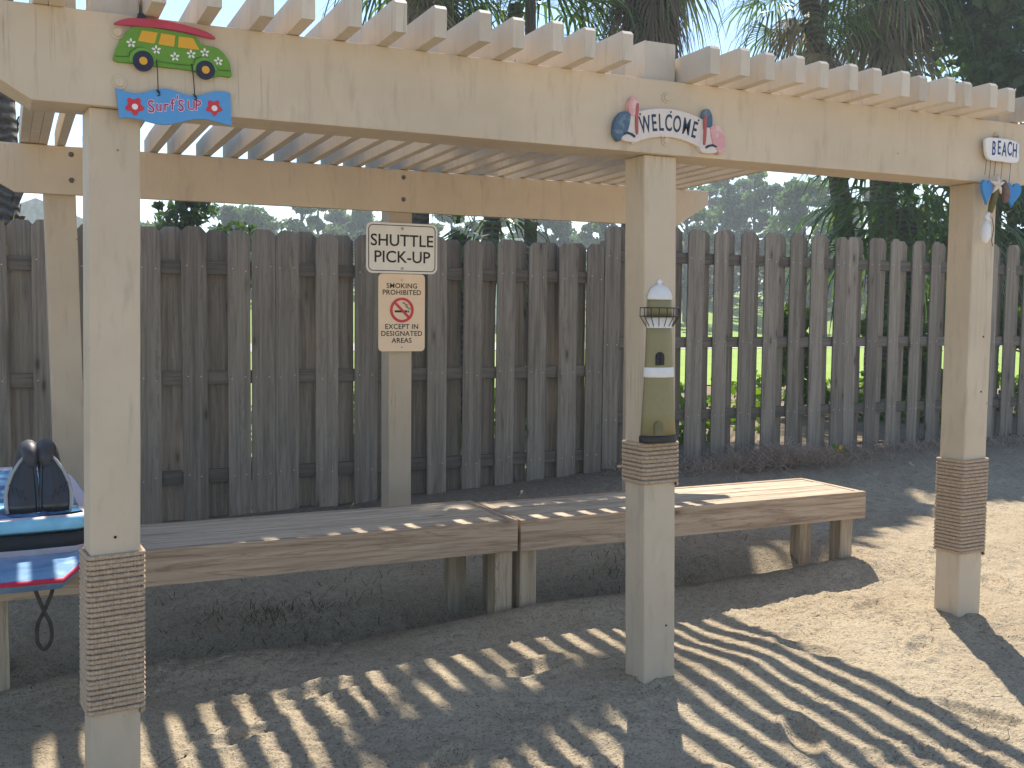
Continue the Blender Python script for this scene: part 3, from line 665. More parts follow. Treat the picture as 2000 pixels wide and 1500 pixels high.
half_tower([(1.493, .054), (1.496, .0555), (1.505, .055), (1.520, .050), (1.535, .040), (1.546, .026), (1.551, .012), (1.553, .008), (1.558, .012), (1.564, .012), (1.569, .006), (1.571, .002), (1.575, .0015)], M['ltop'], 'dome', lh)
mb = MB()
for z, r in ((1.430, .086), (1.462, .086)):
    mb.tube([(lx-.011+r*math.cos(math.pi*k/16), ly-.002-r*.62*math.sin(math.pi*k/16), z) for k in range(17)], .0020, 5)
for k in range(0, 17, 2):
    a = math.pi*k/16; mb.tube([(lx-.011+.086*math.cos(a), ly-.002-.086*.62*math.sin(a), 1.462), (lx-.011+.086*math.cos(a), ly-.002-.086*.62*math.sin(a), 1.430), (lx-.011+.058*math.cos(a), ly-.002-.058*.62*math.sin(a), 1.392)], .0017, 5)
mb.build('gallery_railing', M['dark_metal'], lh)
mb = MB(); n = 12
mb.prism([(lx-.011+.086*math.cos(math.pi*k/n), 0-.086*.62*math.sin(math.pi*k/n)) for k in range(n+1)], 1.428, 1.432, 0, 0, 'xy'); mb.build('gallery_floor', M['dark_metal'], lh)
def arch(cx, z0, w, h): return [(cx-w/2, z0), (cx+w/2, z0)]+[(cx+w/2*math.cos(math.pi*k/8), z0+h-w/2+w/2*math.sin(math.pi*k/8)) for k in range(9)]
mb = MB(); mb.prism(arch(lx-.026, 1.245, .034, .050), ly-.0410, ly-.022, .001); wn = mb.build('window', M['black'], lh)
mb = MB(); mb.tube([(lx-.026, ly-.0430, 1.247), (lx-.026, ly-.0430, 1.292)], .0014, 5); mb.tube([(lx-.042, ly-.0430, 1.268), (lx-.010, ly-.0430, 1.268)], .0014, 5); mb.build('mullion', M['dark_metal'], wn)
M['olive_d'] = plain('dark_olive', (.16, .14, .07)); mb = MB(); mb.prism(arch(lx-.034, .980, .034, .052), ly-.0515, ly-.025, .001); mb.build('door', M['olive_d'], lh)

# ------------------------------------------------------------------ bodyboards and fins on the left end
def board(name, label, outline, zf, th, mats, deck_mat, inset=.035, pin=None, lower=.45):
    b = empty(name, (sum(p[0] for p in outline)/len(outline), sum(p[1] for p in outline)/len(outline), zf(1.2)), label, 'bodyboard', 'bodyboards stacked on the bench')
    cx = sum(p[0] for p in outline)/len(outline); cy = sum(p[1] for p in outline)/len(outline)
    def ring(ins, dz):
        out = []
        for x, y in outline:
            d = Vector((cx-x, cy-y)); d.normalize(); X, Y = x+d.x*ins, y+d.y*ins; out.append((X, Y, zf(Y)+dz))
        return out
    mb = MB(); mb.quad_strip([ring(.03, 0), ring(.004, th*lower)], True, False, 0); mb.build('lower_rail', mats[0], b)
    mb = MB(); mb.quad_strip([ring(.004, th*lower), ring(0, th*(lower+.06)), ring(.002, th*.86), ring(.012, th)], True, False, 0); mb.build('upper_rail', mats[1], b)
    mb = MB(); mb.quad_strip([ring(.012, th), ring(inset, th+.001)], True, False, 0); mb.build('deck_border', mats[2], b)
    mb = MB(); r = ring(inset, th+.001); c = (cx, cy, zf(cy)+th+.002); ys_ = sorted(set(round(p[1], 3) for p in r))
    # deck skinned across between the two sides
    L = [p for p in r]; n = len(L)
    rows = []
    for k in range(13):
        yy = min(p[1] for p in L)+.0005+(max(p[1] for p in L)-min(p[1] for p in L)-.001)*k/12; xs_ = []
        for i in range(n):
            a, d = L[i], L[(i+1) % n]
            if (a[1]-yy)*(d[1]-yy) <= 0 and abs(a[1]-d[1]) > 1e-9: t = (yy-a[1])/(d[1]-a[1]); xs_.append(a[0]+t*(d[0]-a[0]))
        rows.append([(min(xs_)+(max(xs_)-min(xs_))*j/6, yy, zf(yy)+th+.0012) for j in range(7)])
    mb.quad_strip(rows, False, False, 0); mb.build('deck', deck_mat, b)
    mb = MB(); mb.face(list(reversed(ring(.03, 0)))); mb.build('slick', mats[0], b)
    return b
def outline_board(xl, xr, y0, y1, cut, nose):
    return [(xl+cut, y0), (xr-cut, y0), (xr-.01, y0+cut*2.6), (xr, y0+.25), (xr+.01, y0+.5), (xr-.01, y1-.25), (xr-.05, y1-.1), (xr-nose, y1-.01), ((xl+xr)/2, y1), (xl+nose, y1-.01), (xl+.05, y1-.1), (xl+.01, y1-.25), (xl-.01, y0+.5), (xl, y0+.25), (xl+.01, y0+cut*2.6)]
def art(name, a, b, c, scale):
    q = N(name); v = q.coord(rnd=False); f = q.noise(v, scale, 2, .5, 1.6); g_ = q.noise(v, scale*2.5, 3, .5, .5)
    col = q.ramp(f, [(.36, a), (.44, b), (.55, b), (.62, c)]); col = q.mix(q.ramp(g_, [(.45, 0.0), (.7, .35)]), col, c)
    return q.base(col, .35, .45)
M['deck_a'] = art('blue_swirl_deck', (.03, .05, .22), (.06, .25, .50), (.35, .62, .78), 6); M['deck_b'] = art('blue_grey_deck', (.12, .24, .44), (.19, .35, .55), (.36, .52, .68), 4)
M['rail_sky'] = plain('sky_blue_foam', (.22, .50, .66), .5, .35, .2, 9); M['foam_black'] = plain('black_foam', (.016, .018, .02), .55, .3, .2); M['foam_pink'] = plain('pinkish_white_foam', (.74, .62, .63), .55, .3, .1)
M['foam_red'] = plain('red_foam', (.52, .02, .06), .5, .3, .1); M['foam_blue'] = plain('blue_foam', (.15, .29, .50), .5, .3, .2)
b1 = board('bodyboard', 'blue bodyboard with red rail at the bottom of the stack', outline_board(-2.50, -1.955, .48, 1.48, .10, .14), lambda y: .470, .042, (M['foam_blue'], M['foam_red'], M['foam_blue']), M['deck_b'], .02, lower=.62)
mb = MB()
pts = spline([(-2.154, .60, .485), (-2.142, .575, .45), (-2.118, .57, .38), (-2.098, .58, .33), (-2.096, .59, .27), (-2.118, .6, .235), (-2.140, .6, .265), (-2.138, .59, .33), (-2.112, .575, .39), (-2.09, .57, .45), (-2.082, .60, .485)], 4, False)
for i, p in enumerate(pts): pass
rings = []
for i, p in enumerate(pts):
    a, b = Vector(pts[max(0, i-1)]), Vector(pts[min(len(pts)-1, i+1)]); t = (b-a).normalized(); w = t.cross(Vector((0, 1, 0))).normalized()*.0065; n_ = Vector((0, .0015, 0)); P_ = Vector(p)
    rings.append([P_-w-n_, P_+w-n_, P_+w+n_, P_-w+n_])
mb.quad_strip(rings, True, True, 0); mb.build('leash', M['string'], b1)
board('bodyboard', 'black bodyboard with white rail sandwiched between two others', spline(outline_board(-2.52, -1.945, .86, 1.82, .05, .16), 3), lambda y: .5135+.02*max(0, y-1.4), .078, (M['foam_pink'], M['foam_black'], M['foam_black']), M['foam_black'], .02, lower=.36)
zt3 = lambda y: .592+.0*y+.22*max(0, y-1.3)**2
board('bodyboard', 'light blue bodyboard with swirl artwork on top of the stack', spline(outline_board(-2.54, -1.930, .88, 1.86, .05, .18), 3), zt3, .058, (M['rail_sky'], M['rail_sky'], M['foam_pink']), M['deck_a'], .055, lower=.2)
M['fin_black'] = plain('black_rubber', (.022, .022, .024), .28, .6, .25, 30, bump=.2); M['fin_grey'] = plain('grey_rubber', (.05, .048, .053), .5, .4, .2, 30); M['silver'] = plain('silver_rail_rubber', (.36, .36, .36), .35, .5, .1)
def fin(cx, flip, label):
    z0 = .654; f = empty('swim_fin', (cx, 1.02, z0), label, 'swim fin', 'swim fins standing on the bodyboards')
    lean = .30
    def P(x, z, y=0.0): return (cx+flip*x, 1.0+y+z*lean, z0+z)
    prof = [(0, -.050, .055), (.03, -.051, .060), (.07, -.050, .060), (.11, -.048, .052), (.15, -.045, .036), (.19, -.042, .010), (.215, -.040, -.012)]
    mb = MB(); rings = []
    for z, a, b in prof:
        rings.append([P(a+(b-a)*k/8, z, -.010*math.sin(math.pi*k/8)-.004*math.cos(k*math.pi)) for k in range(9)]+[P(a+(b-a)*k/8, z, .012) for k in range(8, -1, -1)])
    mb.quad_strip(rings, True, True, 0); mb.build('blade', M['fin_black'], f)
    mb = MB(); mb.tube([P(b, z, -.002) for z, a, b in prof], [.006, .0075, .0075, .0075, .007, .006, .005], 8); mb.build('side_rail', M['silver'], f)
    mb = MB(); mb.tube([P(a, z, -.002) for z, a, b in prof], [.005, .006, .006, .006, .006, .005, .005], 8); mb.build('inner_rail', M['fin_black'], f)
    mb = MB()
    for k in range(3):
        mb.tube([P(-.01+.022*k, .05+.012*k, -.016), P(.004+.022*k, .085+.012*k, -.017)], .0022, 5)
    mb.build('rib', M['fin_grey'], f)
    mb = MB()
    mb.tube([P(-.026, .165, .004), P(-.027, .195, .006), P(-.028, .222, .02), P(-.024, .232, .055), P(-.016, .20, .115), P(-.006, .12, .16), P(0, .035, .19)], [.016, .030, .033, .036, .042, .045, .038], 12); mb.build('foot_pocket', M['fin_grey'], f)
    return f
fin(-2.170, -1, 'left black swim fin of the pair leaning on the top bodyboard'); fin(-2.060, 1, 'right black swim fin of the pair, nearer the rope-wrapped post')

# ------------------------------------------------------------------ plants
M['frond'] = leafy('palm_frond_green', (.03, .065, .018), (.058, .11, .03), (.13, .18, .055), .42, 1.2, .38)
M['frond_dry'] = leafy('dry_palm_frond', (.11, .09, .068), (.20, .165, .125), (.30, .25, .19), .35, 1.2, .7)
M['oakleaf'] = leafy('dark_leaf', (.02, .045, .013), (.04, .08, .022), (.085, .135, .035), .4, 2.0, .45)
M['bushleaf'] = leafy('bright_leaf', (.045, .10, .012), (.085, .17, .02), (.19, .27, .04), .45, 3.0, .5)
M['shrubleaf'] = leafy('shrub_leaf', (.02, .045, .012), (.04, .08, .02), (.10, .14, .04), .35, 3.0, .5)
M['pineneedle'] = leafy('pine_needle_green', (.04, .085, .03), (.075, .13, .042), (.14, .19, .07), .4, .4, .6)
q = N('palm_trunk'); v = q.coord((1, 1, 1), False); f1 = q.noise(v, 6, 6, .7); w_ = q.n('ShaderNodeTexWave', wave_type='BANDS', bands_direction='Z'); w_.inputs['Scale'].default_value = 4.5; w_.inputs['Distortion'].default_value = 6; w_.inputs['Detail'].default_value = 3; q.l(v, w_.inputs['Vector'])
col = q.mix(.5, q.ramp(f1, [(.3, (.05, .043, .04)), (.7, (.20, .175, .155))]), q.ramp(w_.outputs['Fac'], [(.2, (.05, .045, .04)), (.8, (.21, .185, .16))])); q.bump(w_.outputs['Fac'], .8, .03); M['palm_trunk'] = q.base(col, .9, .1)
q = N('bark'); v = q.coord((9, 9, 1.6), False); f1 = q.noise(v, 1.5, 6, .7); q.bump(f1, .9, .03); M['bark'] = q.base(q.ramp(f1, [(.3, (.05, .042, .038)), (.7, (.17, .145, .125))]), .9, .1)

def fan_leaf(V, F, base, az, el, pet, L, nseg, r, spread=1.9, droop=.5):
    d = Vector((math.cos(az)*math.cos(el), math.sin(az)*math.cos(el), math.sin(el))); side = Vector((-math.sin(az), math.cos(az), 0)); upv = side.cross(d)*-1
    if upv.z < 0 and el > -1.0: upv = -upv
    h = base+d*pet+Vector((0, 0, -pet*pet*.10))
    # petiole
    o = len(V); w = .016
    for p, k in ((base, 1.4), (base*.5+h*.5+Vector((0, 0, .02)), 1), (h, .8)): V += [p-side*w*k, p+side*w*k]
    F += [(o, o+1, o+3, o+2), (o+2, o+3, o+5, o+4)]
    for k in range(nseg):
        t = (k+.5)/nseg*2-1; a = t*spread+r.uniform(-.04, .04)
        u = d*math.cos(a)+side*math.sin(a)+upv*(.30*abs(t)-.10); u.normalize()
        ln = L*(1-.35*t*t)*r.uniform(.85, 1.08); wv = u.cross(upv).normalized()*L*.022
        dr = Vector((0, 0, -1))*ln*droop*r.uniform(.6, 1.3)
        p1 = h+u*ln*.5; p2 = h+u*ln*.82+dr*.30; p3 = h+u*ln+dr*.85
        o = len(V); V += [h-wv*.3, h+wv*.3, p1-wv, p1+wv, p2-wv*.7, p2+wv*.7, p3-wv*.1, p3+wv*.1]
        F += [(o, o+1, o+3, o+2), (o+2, o+3, o+5, o+4), (o+4, o+5, o+7, o+6)]
def palm(label, x, y, h, tr, L, nleaf, seed, skirt=0, lean=(0, 0), pet=.8, boots=False, cat='palm tree', name='palm_tree', group='palms behind the fence'):
    r = random.Random(seed); z0 = gz(x, y)
    p = empty(name, (x, y, z0), label, cat, group)
    top = Vector((x+lean[0], y+lean[1], h)); mb = MB(); n = 26; rings = []
    for i in range(n+1):
        t = i/n; c = Vector((x+lean[0]*t*t, y+lean[1]*t*t, z0-.2+(h-z0+.2)*t)); rr = tr*(1.15-.2*t)*(1+.02*math.sin(i*2.4))
        rings.append([c+Vector((math.cos(a)*rr, math.sin(a)*rr, 0)) for a in [k*2*math.pi/14 for k in range(14)]])
    mb.quad_strip(rings, True, True, 0)
    if boots:
        for i in range(420 if boots == 2 else 150):
            t = r.uniform(.05 if boots == 2 else .55, 1); a = r.uniform(0, 6.28); c = Vector((x+lean[0]*t*t, y+lean[1]*t*t, z0+(h-z0)*t)); d = Vector((math.cos(a), math.sin(a), 0)); s_ = Vector((-d.y, d.x, 0))
            b0 = c+d*tr*.92; b1_ = b0+d*.055+Vector((0, 0, .17)); w = .05
            mb.face([b0-s_*w, b0+s_*w, b1_+s_*w*.55, b1_-s_*w*.55]); mb.face([b0-s_*w+Vector((0, 0, -.03)), b1_-s_*w*.55, b1_+s_*w*.55+d*.02, b0+s_*w-d*.01])
    mb.build('trunk', M['palm_trunk'], p)
    V, F = [], []
    for k in range(nleaf):
        az = k*2.39996+r.uniform(-.3, .3); u = (k+.5)/nleaf; el = math.radians(80-u*118+r.uniform(-8, 8))
        fan_leaf(V, F, top+Vector((0, 0, .25*(1-u))), az, el, pet*r.uniform(.8, 1.15), L*r.uniform(.85, 1.1), 20, r, 1.75, .35+.5*u)
    np_mesh('crown', V, F, M['frond'], p)
    if skirt:
        V, F = [], []
        for k in range(skirt):
            az = k*2.39996+r.uniform(-.3, .3); el = math.radians(r.uniform(-82, -38))
            fan_leaf(V, F, top+Vector((0, 0, r.uniform(-.7, .05))), az, el, pet*r.uniform(.35, .8), L*r.uniform(.7, 1.0), 16, r, 1.1, .7)
        np_mesh('dead_fronds', V, F, M['frond_dry'], p)
    return p
palm('palm with a low crown of fronds showing above the rafters beside the car plaque', 2.05, 8.0, 5.35, .12, .85, 26, 11, 10, (.0, .0), .6)
palm('palm of bright fronds above the rafters, second from the left of the row', 3.05, 8.4, 5.15, .10, 1.0, 30, 12, 8, (.45, .1), .75)
palm('thick-trunked palm with a hanging skirt of dead fronds above the middle post', 5.15, 8.2, 6.2, .24, .85, 30, 13, 30, (.0, 0), .6, True)
palm('palm with spiky fronds against the blue gap of sky right of the middle post', 8.7, 8.2, 5.75, .13, .75, 30, 14, 12, (-.95, 0), .65, True)
palm('dark shaggy palm left of the leafy tree at upper right', 9.15, 8.1, 6.4, .18, 1.0, 32, 15, 20, (0, .1), .8, True)
palm('low fan palm spreading over the fence top left of the far post', 7.95, 6.5, 2.75, .14, 1.05, 44, 16, 0, (0, 0), .75, False)
palm('small fan palm peeking over the fence right of the shuttle sign', 1.95, 6.6, 2.2, .10, .75, 14, 17, 0, (0, 0), .5, False)
palm('palm trunk with dark scaly bark at the far left edge', -2.33, 5.5, 6.6, .235, 1.0, 30, 18, 10, (-.1, .1), .8, 2)

def leaf_cloud(name, mat, parent, blobs, size, seed, aspect=1.8):
    rg = np.random.default_rng(seed); Vs = []
    for (c, rad, n) in blobs:
        d = rg.normal(size=(n, 3)); d /= np.linalg.norm(d, axis=1)[:, None]; rr = rg.uniform(.25, 1, n)**.5
        P = np.array(c)+d*rr[:, None]*np.array(rad)
        u = rg.normal(size=(n, 3)); u /= np.linalg.norm(u, axis=1)[:, None]; w = np.cross(u, rg.normal(size=(n, 3))); w /= np.linalg.norm(w, axis=1)[:, None]
        s = size*rg.uniform(.6, 1.3, n)[:, None]; a = u*s*aspect*.5; b = w*s*.5
        Vs.append(np.stack([P-a, P-a*.1+b, P+a, P-a*.1-b], 1))
    V = np.concatenate(Vs).reshape(-1, 3); F = np.arange(len(V)).reshape(-1, 4)
    return np_mesh(name, V, F, mat, parent)
def trunk_limbs(p, mat, x, y, z0, h, r0, limbs, seed, lean=(0, 0)):
    r = random.Random(seed); mb = MB(); pts = [(x+lean[0]*t+.04*math.sin(t*7+seed), y+lean[1]*t+.04*math.cos(t*6), z0-.2+(h-z0+.2)*t) for t in [k/8 for k in range(9)]]
    mb.tube(pts, [r0*(1-.6*k/8) for k in range(9)], 8)
    for (t, end) in limbs:
        k = t*8; a = Vector(pts[int(k)]).lerp(Vector(pts[min(8, int(k)+1)]), k-int(k)); e = Vector(end); md = a.lerp(e, .5)+Vector((r.uniform(-.1, .1), r.uniform(-.1, .1), .1))
        mb.tube([a, md, e], [r0*.35, r0*.25, r0*.08], 5)
    return mb.build('trunk', mat, p)
def broadleaf(name, label, cat, x, y, h, rad, n, leaf, mat, seed, group=None, zlow=None, r0=.1, nb=16):
    r = random.Random(seed); z0 = gz(x, y) if y < 20 else float(base_height(np.array([x]), np.array([y]))[0]); p = empty(name, (x, y, z0), label, cat, group)
    zl = zlow if zlow is not None else z0+(h-z0)*.35; blobs = []
    for k in range(nb):
        a = r.uniform(0, 6.28); zz = r.uniform(zl, h); f = math.sin(math.pi*min(1, max(.12, (zz-zl)/(h-zl)*.85+.12))); q_ = rad*f*r.uniform(.2, .95)
        b = rad*r.uniform(.22, .42); blobs.append(((x+q_*math.cos(a), y+q_*math.sin(a), zz), (b, b, b*.75), int(n/nb)))
    trunk_limbs(p, M['bark'], x, y, z0, z0+(h-z0)*.8, r0, [(r.uniform(.35, .9), b[0]) for b in blobs[:8]], seed)
    leaf_cloud('crown', mat, p, blobs, leaf, seed); return p
broadleaf('leafy_tree', 'dense dark leafy tree at the upper right behind the far post', 'tree', 11.1, 7.9, 7.2, 2.3, 9000, .12, M['oakleaf'], 31, None, 1.5, .14, 34)
broadleaf('shrub', 'dark arching shrub over the fence beside the nearest post', 'shrub', -.0, 10.4, 2.84, .80, 3600, .065, M['shrubleaf'], 32, 'shrubs behind the fence', .9, .05, 14)
broadleaf('shrub', 'narrow upright shrub at the left of the arching shrub', 'shrub', -.42, 10.5, 2.95, .17, 600, .06, M['oakleaf'], 33, 'shrubs behind the fence', .6, .03, 9)
for k, (x, y, h, rd, lb) in enumerate(((6.0, 6.3, 1.5, .55, 'sunlit green shrub seen through the fence gaps near the lighthouse'), (7.4, 6.0, 1.75, .6, 'sunlit shrub seen through the fence gaps midway to the far post'), (8.8, 6.2, 1.9, .65, 'tall sunlit shrub seen through the fence gaps left of the far post'), (10.3, 6.4, 1.9, .6, 'sunlit shrub seen through the fence gaps behind the far post'))):
    broadleaf('shrub', lb, 'shrub', x, y, h, rd, 1500, .09, M['bushleaf'], 40+k, 'shrubs behind the fence', .35, .03, 12)

# tall pine whose canopy throws the broken shade on the left bench and the ground behind it
def shade_tree(name, label, x, y, h, ground_spots, seed, r0=.09):
    r = random.Random(seed); z0 = gz(x, y); p = empty(name, (x, y, z0), label, 'tree', 'tall pines behind the fence'); blobs = []
    for gx, gy, t, rad, n in ground_spots:
        c = Vector((gx, gy, 0))+Vector((.42, .74, 1.0))*t; blobs.append((tuple(c), (rad, rad, rad*.6), n))
    trunk_limbs(p, M['bark'], x, y, z0, h, r0, [(min(.97, max(.4, (b[0][2]-.7)/h)), b[0]) for b in blobs], seed)
    leaf_cloud('crown', M['pineneedle'], p, blobs, .17, seed, 3.2); return p
spots = []
for k in range(50):
    gx = -2.6+3.25*R.random(); gy = 1.27+1.4*R.random(); spots.append((gx, gy, R.uniform(7.2, 10.2), R.uniform(.22, .34), 230))
for k in range(7): spots.append((-2.5+1.7*k/6+R.uniform(-.1, .1), 1.12+R.uniform(-.03, .05), R.uniform(7.2, 9), .10, 45))
spots += [(-1.75, .72, 8, .2, 120), (-1.3, .74, 8.4, .17, 80), (-2.2, .68, 8, .22, 130), (-1.5, .92, 7.8, .24, 150), (-1.0, .95, 8.2, .2, 100), (-2.1, .95, 8.2, .28, 180),
          (-.35, -.19, 9.3, .10, 60), (-.75, -.24, 9.1, .11, 70), (-1.1, -.22, 9.4, .08, 35), (-.12, -.10, 9.5, .07, 40)]
shade_tree('pine_tree', 'tall thin-trunked pine rising close behind the fence left of the middle post', 3.25, 7.6, 10.4, spots, 51)
spots = [(.75+1.9*R.random(), 1.50+1.1*R.random(), R.uniform(6.6, 8.2), R.uniform(.15, .24), 120) for k in range(36)]
for k in range(34):
    gx = 2.3+3.6*R.random(); spots.append((gx, 1.80+.13*(gx-2.3)+.9*R.random(), R.uniform(7, 9), R.uniform(.2, .32), 160))
shade_tree('pine_tree', 'tall pine close behind the fence rising behind the middle post', 6.25, 9.2, 10.0, spots, 52, .1)

# far row of pines beyond the lawn
def far_pine(bearing, dist, ztop, seed, label, wide=1.0):
    r = random.Random(seed); b = math.radians(bearing); x, y = CAM.x+dist*math.sin(b), CAM.y+dist*math.cos(b); z0 = float(base_height(np.array([x]), np.array([y]))[0])
    p = empty('pine_tree', (x, y, z0), label, 'tree', 'pines beyond the lawn'); blobs = []; h = ztop
    zl = z0+(h-z0)*r.uniform(.18, .42)
    for k in range(r.randint(15, 22)):
        t = r.random(); zz = zl+(h-zl)*t; q_ = (1.9*(1-t)**.6+.35)*wide*r.uniform(.25, 1); a = r.uniform(0, 6.28); b_ = r.uniform(.45, .95)*wide
        blobs.append(((x+q_*math.cos(a), y+q_*math.sin(a), zz), (b_, b_, b_*.5), 100))
    trunk_limbs(p, M['bark'], x, y, z0, h-.4, .17, [(min(.97, max(.3, (q_[0][2]-z0-.5)/(h-z0))), q_[0]) for q_ in blobs[:9]], seed)
    leaf_cloud('crown', M['pineneedle'], p, blobs, .235, seed, 1.9)
rf = random.Random(99)
tops = [(286, 440), (330, 430), (452, 412), (486, 404), (520, 428), (590, 405), (622, 402), (668, 412), (712, 410), (760, 400), (810, 395), (880, 405), (925, 405), (970, 400), (1015, 408), (1062, 398), (1105, 405), (1150, 410), (1195, 402), (1240, 392),
        (1290, 375), (1335, 362), (1378, 356), (1412, 342), (1450, 348), (1466, 343), (1500, 372), (1540, 347), (1562, 360), (1600, 372), (1640, 376), (1690, 380), (1740, 385), (1800, 390), (1880, 380), (1960, 370)]
KIND = ['pale green', 'bushy', 'thin', 'full-crowned', 'ragged', 'sparse', 'round-topped']
for k, (px, py) in enumerate(tops):
    brg = 25.6158+math.degrees(math.atan((px-1000)/2077.0)); dist = rf.uniform(60, 84)
    el = (605.4+.0106*(px-1000)-py)/2077.0*math.cos(math.atan((px-1000)/2077.0)); zt = 1.448+dist*el
    if px < 560: where = 'between the nearest post and the shuttle sign'
    elif px < 740: where = 'just left of the shuttle sign'
    elif px < 1215: where = 'between the shuttle sign and the middle post'
    elif px < 1660: where = 'right of the middle post under the front beam'
    else: where = 'behind the palms near the far post'
    far_pine(brg, dist, zt, 200+k, 'distant pine in the tree row ' + where, 1.0 if py < 400 else .85)
# group labels repeat only inside one stretch of the row, where nothing tells the pines apart

# ------------------------------------------------------------------ small things behind the fence
hb = math.radians(25.6158+math.degrees(math.atan((112-1000)/2077))); hx, hy = CAM.x+46*math.sin(hb), CAM.y+46*math.cos(hb)
hs = empty('house', (hx, hy, 0), 'small pale house with grey roof far beyond the fence at the left', 'house')
M['siding'] = plain('pale_siding', (.62, .64, .64), .7, .2, .06); M['roof'] = plain('grey_shingle', (.42, .42, .42), .9, .1, .2, 6); M['glass'] = plain('dark_glass', (.05, .07, .09), .1, .5, .1)
mb = MB(); mb.box(hx-3.0, hx+1.6, hy, hy+6, -.2, 4.5, .02); mb.build('wall', M['siding'], hs)
mb = MB(); mb.prism([(hx-3.3, 4.5), (hx+1.9, 4.5), (hx-.7, 5.6)], hy-.3, hy+6.3, .02); mb.build('roof', M['roof'], hs)
for wx in (-2.2, .2):
    mb = MB(); mb.box(hx+wx, hx+wx+1.0, hy-.04, hy+.02, 2.9, 4.2, .01); wn = mb.build('window', M['siding'], hs)
    mb = MB(); mb.box(hx+wx+.08, hx+wx+.92, hy-.055, hy-.04, 2.98, 4.12, .004); mb.build('pane', M['glass'], wn)
vb = math.radians(25.6158+math.degrees(math.atan((1012-1000)/2077))); vx, vy = CAM.x+58*math.sin(vb), CAM.y+58*math.cos(vb); vz = float(base_height(np.array([vx]), np.array([vy]))[0])
sh_ = empty('shed', (vx, vy, vz), 'narrow white shed beyond the lawn, roof just over the fence', 'shed')
M['shed_white'] = plain('white_shed_boards', (.78, .78, .77), .5, .3, .04)
mb = MB(); mb.box(vx-.62, vx+.62, vy, vy+2, vz-.2, 5.15, .02); mb.build('wall', M['shed_white'], sh_)
mb = MB(); mb.box(vx-.72, vx+.72, vy-.1, vy+2.1, 5.15, 5.3, .02); mb.build('roof', M['shed_white'], sh_)
mb = MB(); mb.box(vx-.4, vx+.4, vy-.03, vy+.01, vz, vz+2.0, .01); mb.build('door', M['siding'], sh_)
ub = []; ru = random.Random(77)
for k in range(430):
    b = math.radians(ru.uniform(1, 57)); dd = ru.uniform(80, 92); hh = ru.uniform(.9, 1.7); ub.append(((CAM.x+dd*math.sin(b), CAM.y+dd*math.cos(b), 3.1+ru.uniform(.0, 3.2)), (1.6, 1.6, hh), 80))
o = leaf_cloud('undergrowth', M['oakleaf'], None, ub, .42, 78, 1.7); tag(o, kind='stuff')
# yucca blades at the left, above the fence
yc_ = empty('yucca_plant', (-2.25, 4.4, .1), 'pale pointed yucca blades over the fence at the far left', 'plant')
M['blade'] = leafy('yucca_blade', (.20, .24, .07), (.30, .33, .12), (.45, .46, .22), .35, 5, .5)
mb = MB(); mb.tube([(-2.25, 4.4, -.1), (-2.24, 4.42, .7), (-2.25, 4.4, 1.45)], [.06, .05, .045], 8); mb.build('stem', M['bark'], yc_)
mb = MB()
for k in range(20):
    a = R.uniform(0, 6.28); el = R.uniform(.9, 1.45); L = R.uniform(.5, .72); d = Vector((math.cos(a)*math.cos(el), math.sin(a)*math.cos(el), math.sin(el))); s_ = Vector((-d.y, d.x, 0)); s_.normalize(); b0 = Vector((-2.25, 4.4, 1.42))
    mb.face([b0-s_*.008, b0+s_*.008, b0+d*L*.5+s_*.016, b0+d*L, b0+d*L*.5-s_*.016])
mb.build('blade_cluster', M['blade'], yc_)
# flowering weed at the foot of the fence
fw = empty('flowering_plant', (4.05, 3.55, .19), 'small leafy plant with yellow flower at the foot of the fence', 'plant')
leaf_cloud('leaf_cluster', M['bushleaf'], fw, [((4.02, 3.5, .235), (.10, .08, .05), 60), ((4.22, 3.55, .25), (.12, .08, .07), 70), ((3.9, 3.45, .21), (.05, .05, .04), 30)], .05, 61, 1.2)
M['petal'] = plain('yellow_petal', (.72, .42, .02), .6, .2); mb = MB(); c = Vector((4.17, 3.46, .315))
for k in range(8):
    a = k*math.pi/4; d = Vector((math.cos(a), -.5, math.sin(a))).normalized(); s_ = d.cross(Vector((0, 1, 0))).normalized()
    mb.face([c, c+d*.016+s_*.007, c+d*.026, c+d*.016-s_*.007])
mb.tube([c+Vector((0, .01, 0)), (4.17, 3.5, .2)], .003, 5); mb.build('flower', M['petal'], fw)

# ------------------------------------------------------------------ litter and weeds
def strands(name, spots, mat, seed, ln, wd, lift=.004, curl=.3, kind='stuff', upright=0.0, pile=0.0):
    r = random.Random(seed); V, F = [], []
    for (x, y) in spots:
        z = gz(x, y)+lift+r.uniform(0, .006)+pile*r.random()*math.exp(-((x-3.55)/.4)**2); a = r.uniform(0, 6.28); L = ln*r.uniform(.5, 1.3); d = Vector((math.cos(a), math.sin(a), upright*r.uniform(.3, 1.6)+r.uniform(-.02, .10))); d.normalize()
        s_ = Vector((-d.y, d.x, r.uniform(-.6, .6))).normalized()*wd; p = Vector((x, y, z)); bend = Vector((-d.y, d.x, 0))*L*curl*r.uniform(-1, 1)
        q1 = p+d*L*.5+bend*.4; q2 = p+d*L+bend*(-.1); o = len(V); V += [p-s_, p+s_, q1-s_, q1+s_, q2-s_*.3, q2+s_*.3]; F += [(o, o+1, o+3, o+2), (o+2, o+3, o+5, o+4)]
    o = np_mesh(name, V, F, mat); o['kind'] = kind; return o
M['straw'] = leafy('pine_straw_strand', (.24, .165, .11), (.44, .32, .23), (.62, .49, .37), .15, 30, .8)
M['twig'] = plain('grey_twig', (.12, .095, .075), .9, .1, .3)
M['weed'] = leafy('weed_green', (.03, .045, .015), (.055, .075, .025), (.09, .11, .045), .25, 20, .6)
r = random.Random(5); sp = []
for k in range(4200): sp.append((r.gauss(3.55, .36), r.gauss(3.46, .15)))
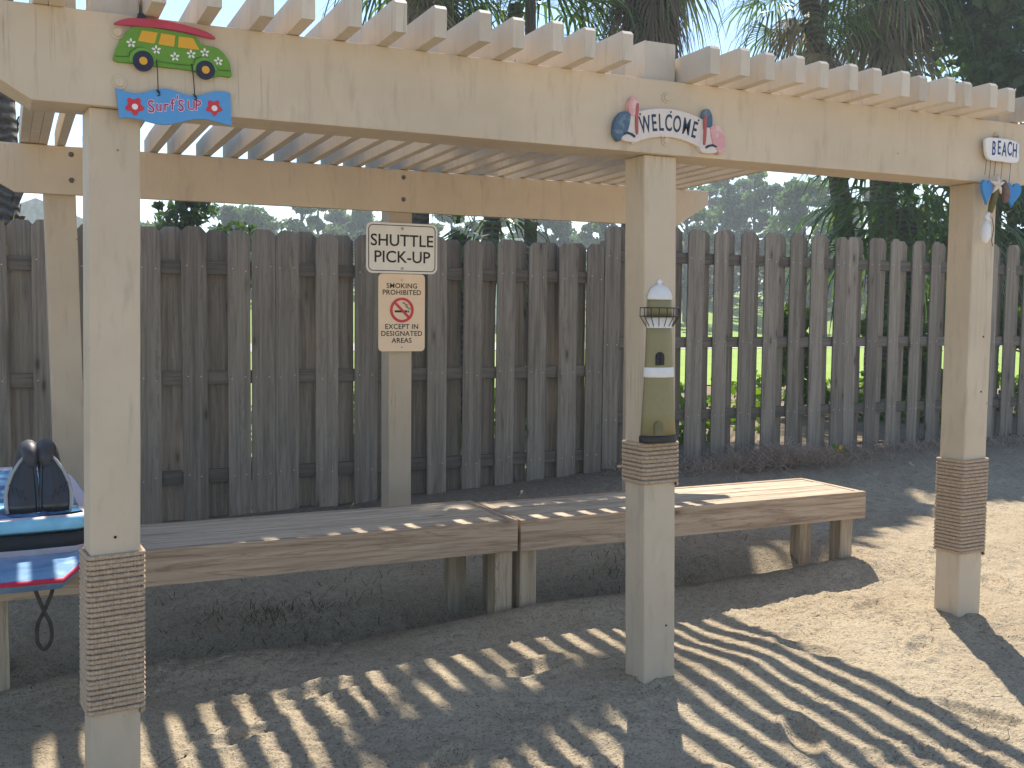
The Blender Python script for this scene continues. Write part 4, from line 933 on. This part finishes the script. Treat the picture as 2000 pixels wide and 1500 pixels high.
for k in range(2000): sp.append((r.uniform(2.0, 7.5), 3.78-abs(r.gauss(0, .35))))
sp = [(x, min(y, 3.80)) for x, y in sp]
strands('pine_straw', sp, M['straw'], 6, .15, .0019, .006, .5, upright=.45, pile=.09)
sp = [(r.uniform(-2.6, 6.5), r.uniform(-1.4, 3.6)) for k in range(900)]+[(r.uniform(2.2, 6), r.uniform(-.6, 3.4)) for k in range(2300)]
strands('dry_grass_litter', sp, M['straw'], 7, .075, .0011, .003, .4)
sp = [(r.uniform(-2.4, 2.6), r.uniform(-1.4, 1.0)) for k in range(260)]+[(r.uniform(1.2, 5.5), r.uniform(-.6, 3.2)) for k in range(260)]
strands('twig_litter', sp, M['twig'], 8, .05, .002, .004, .5)
sp = [(r.gauss(-1.05, .22), r.gauss(1.62, .12)) for k in range(260)]+[(r.uniform(-2, 2), r.uniform(1.6, 2.4)) for k in range(160)]+[(r.gauss(.95, .2), r.gauss(1.5, .1)) for k in range(120)]
gb = []
for k in range(170):
    gx = r.uniform(-1, 12.5); gy = r.uniform(4.7, 10.5); gb.append(((gx, gy, gz(gx, gy)+.08), (.22, .22, r.uniform(.06, .3)), 34))
o = leaf_cloud('ground_cover', M['bushleaf'], None, gb, .075, 79, 1.8); tag(o, kind='stuff')
strands('weeds', sp, M['weed'], 9, .05, .0020, .0, .4, upright=1.0)

# ------------------------------------------------------------------ thin haze

if HAZE:
    mb = MB(); mb.box(-440, 720, -80, 920, -2.5, 14, 0); hz = mb.build('haze', [], None); hz['kind'] = 'stuff'
    hm_ = bpy.data.materials.new('haze'); hm_.use_nodes = True; t_ = hm_.node_tree; t_.nodes.clear(); o_ = t_.nodes.new('ShaderNodeOutputMaterial'); v_ = t_.nodes.new('ShaderNodeVolumePrincipled')
    v_.inputs['Color'].default_value = (.86, .92, 1, 1); v_.inputs['Density'].default_value = HAZE; v_.inputs['Anisotropy'].default_value = .3
    t_.links.new(v_.outputs[0], o_.inputs['Volume']); hz.data.materials.append(hm_)
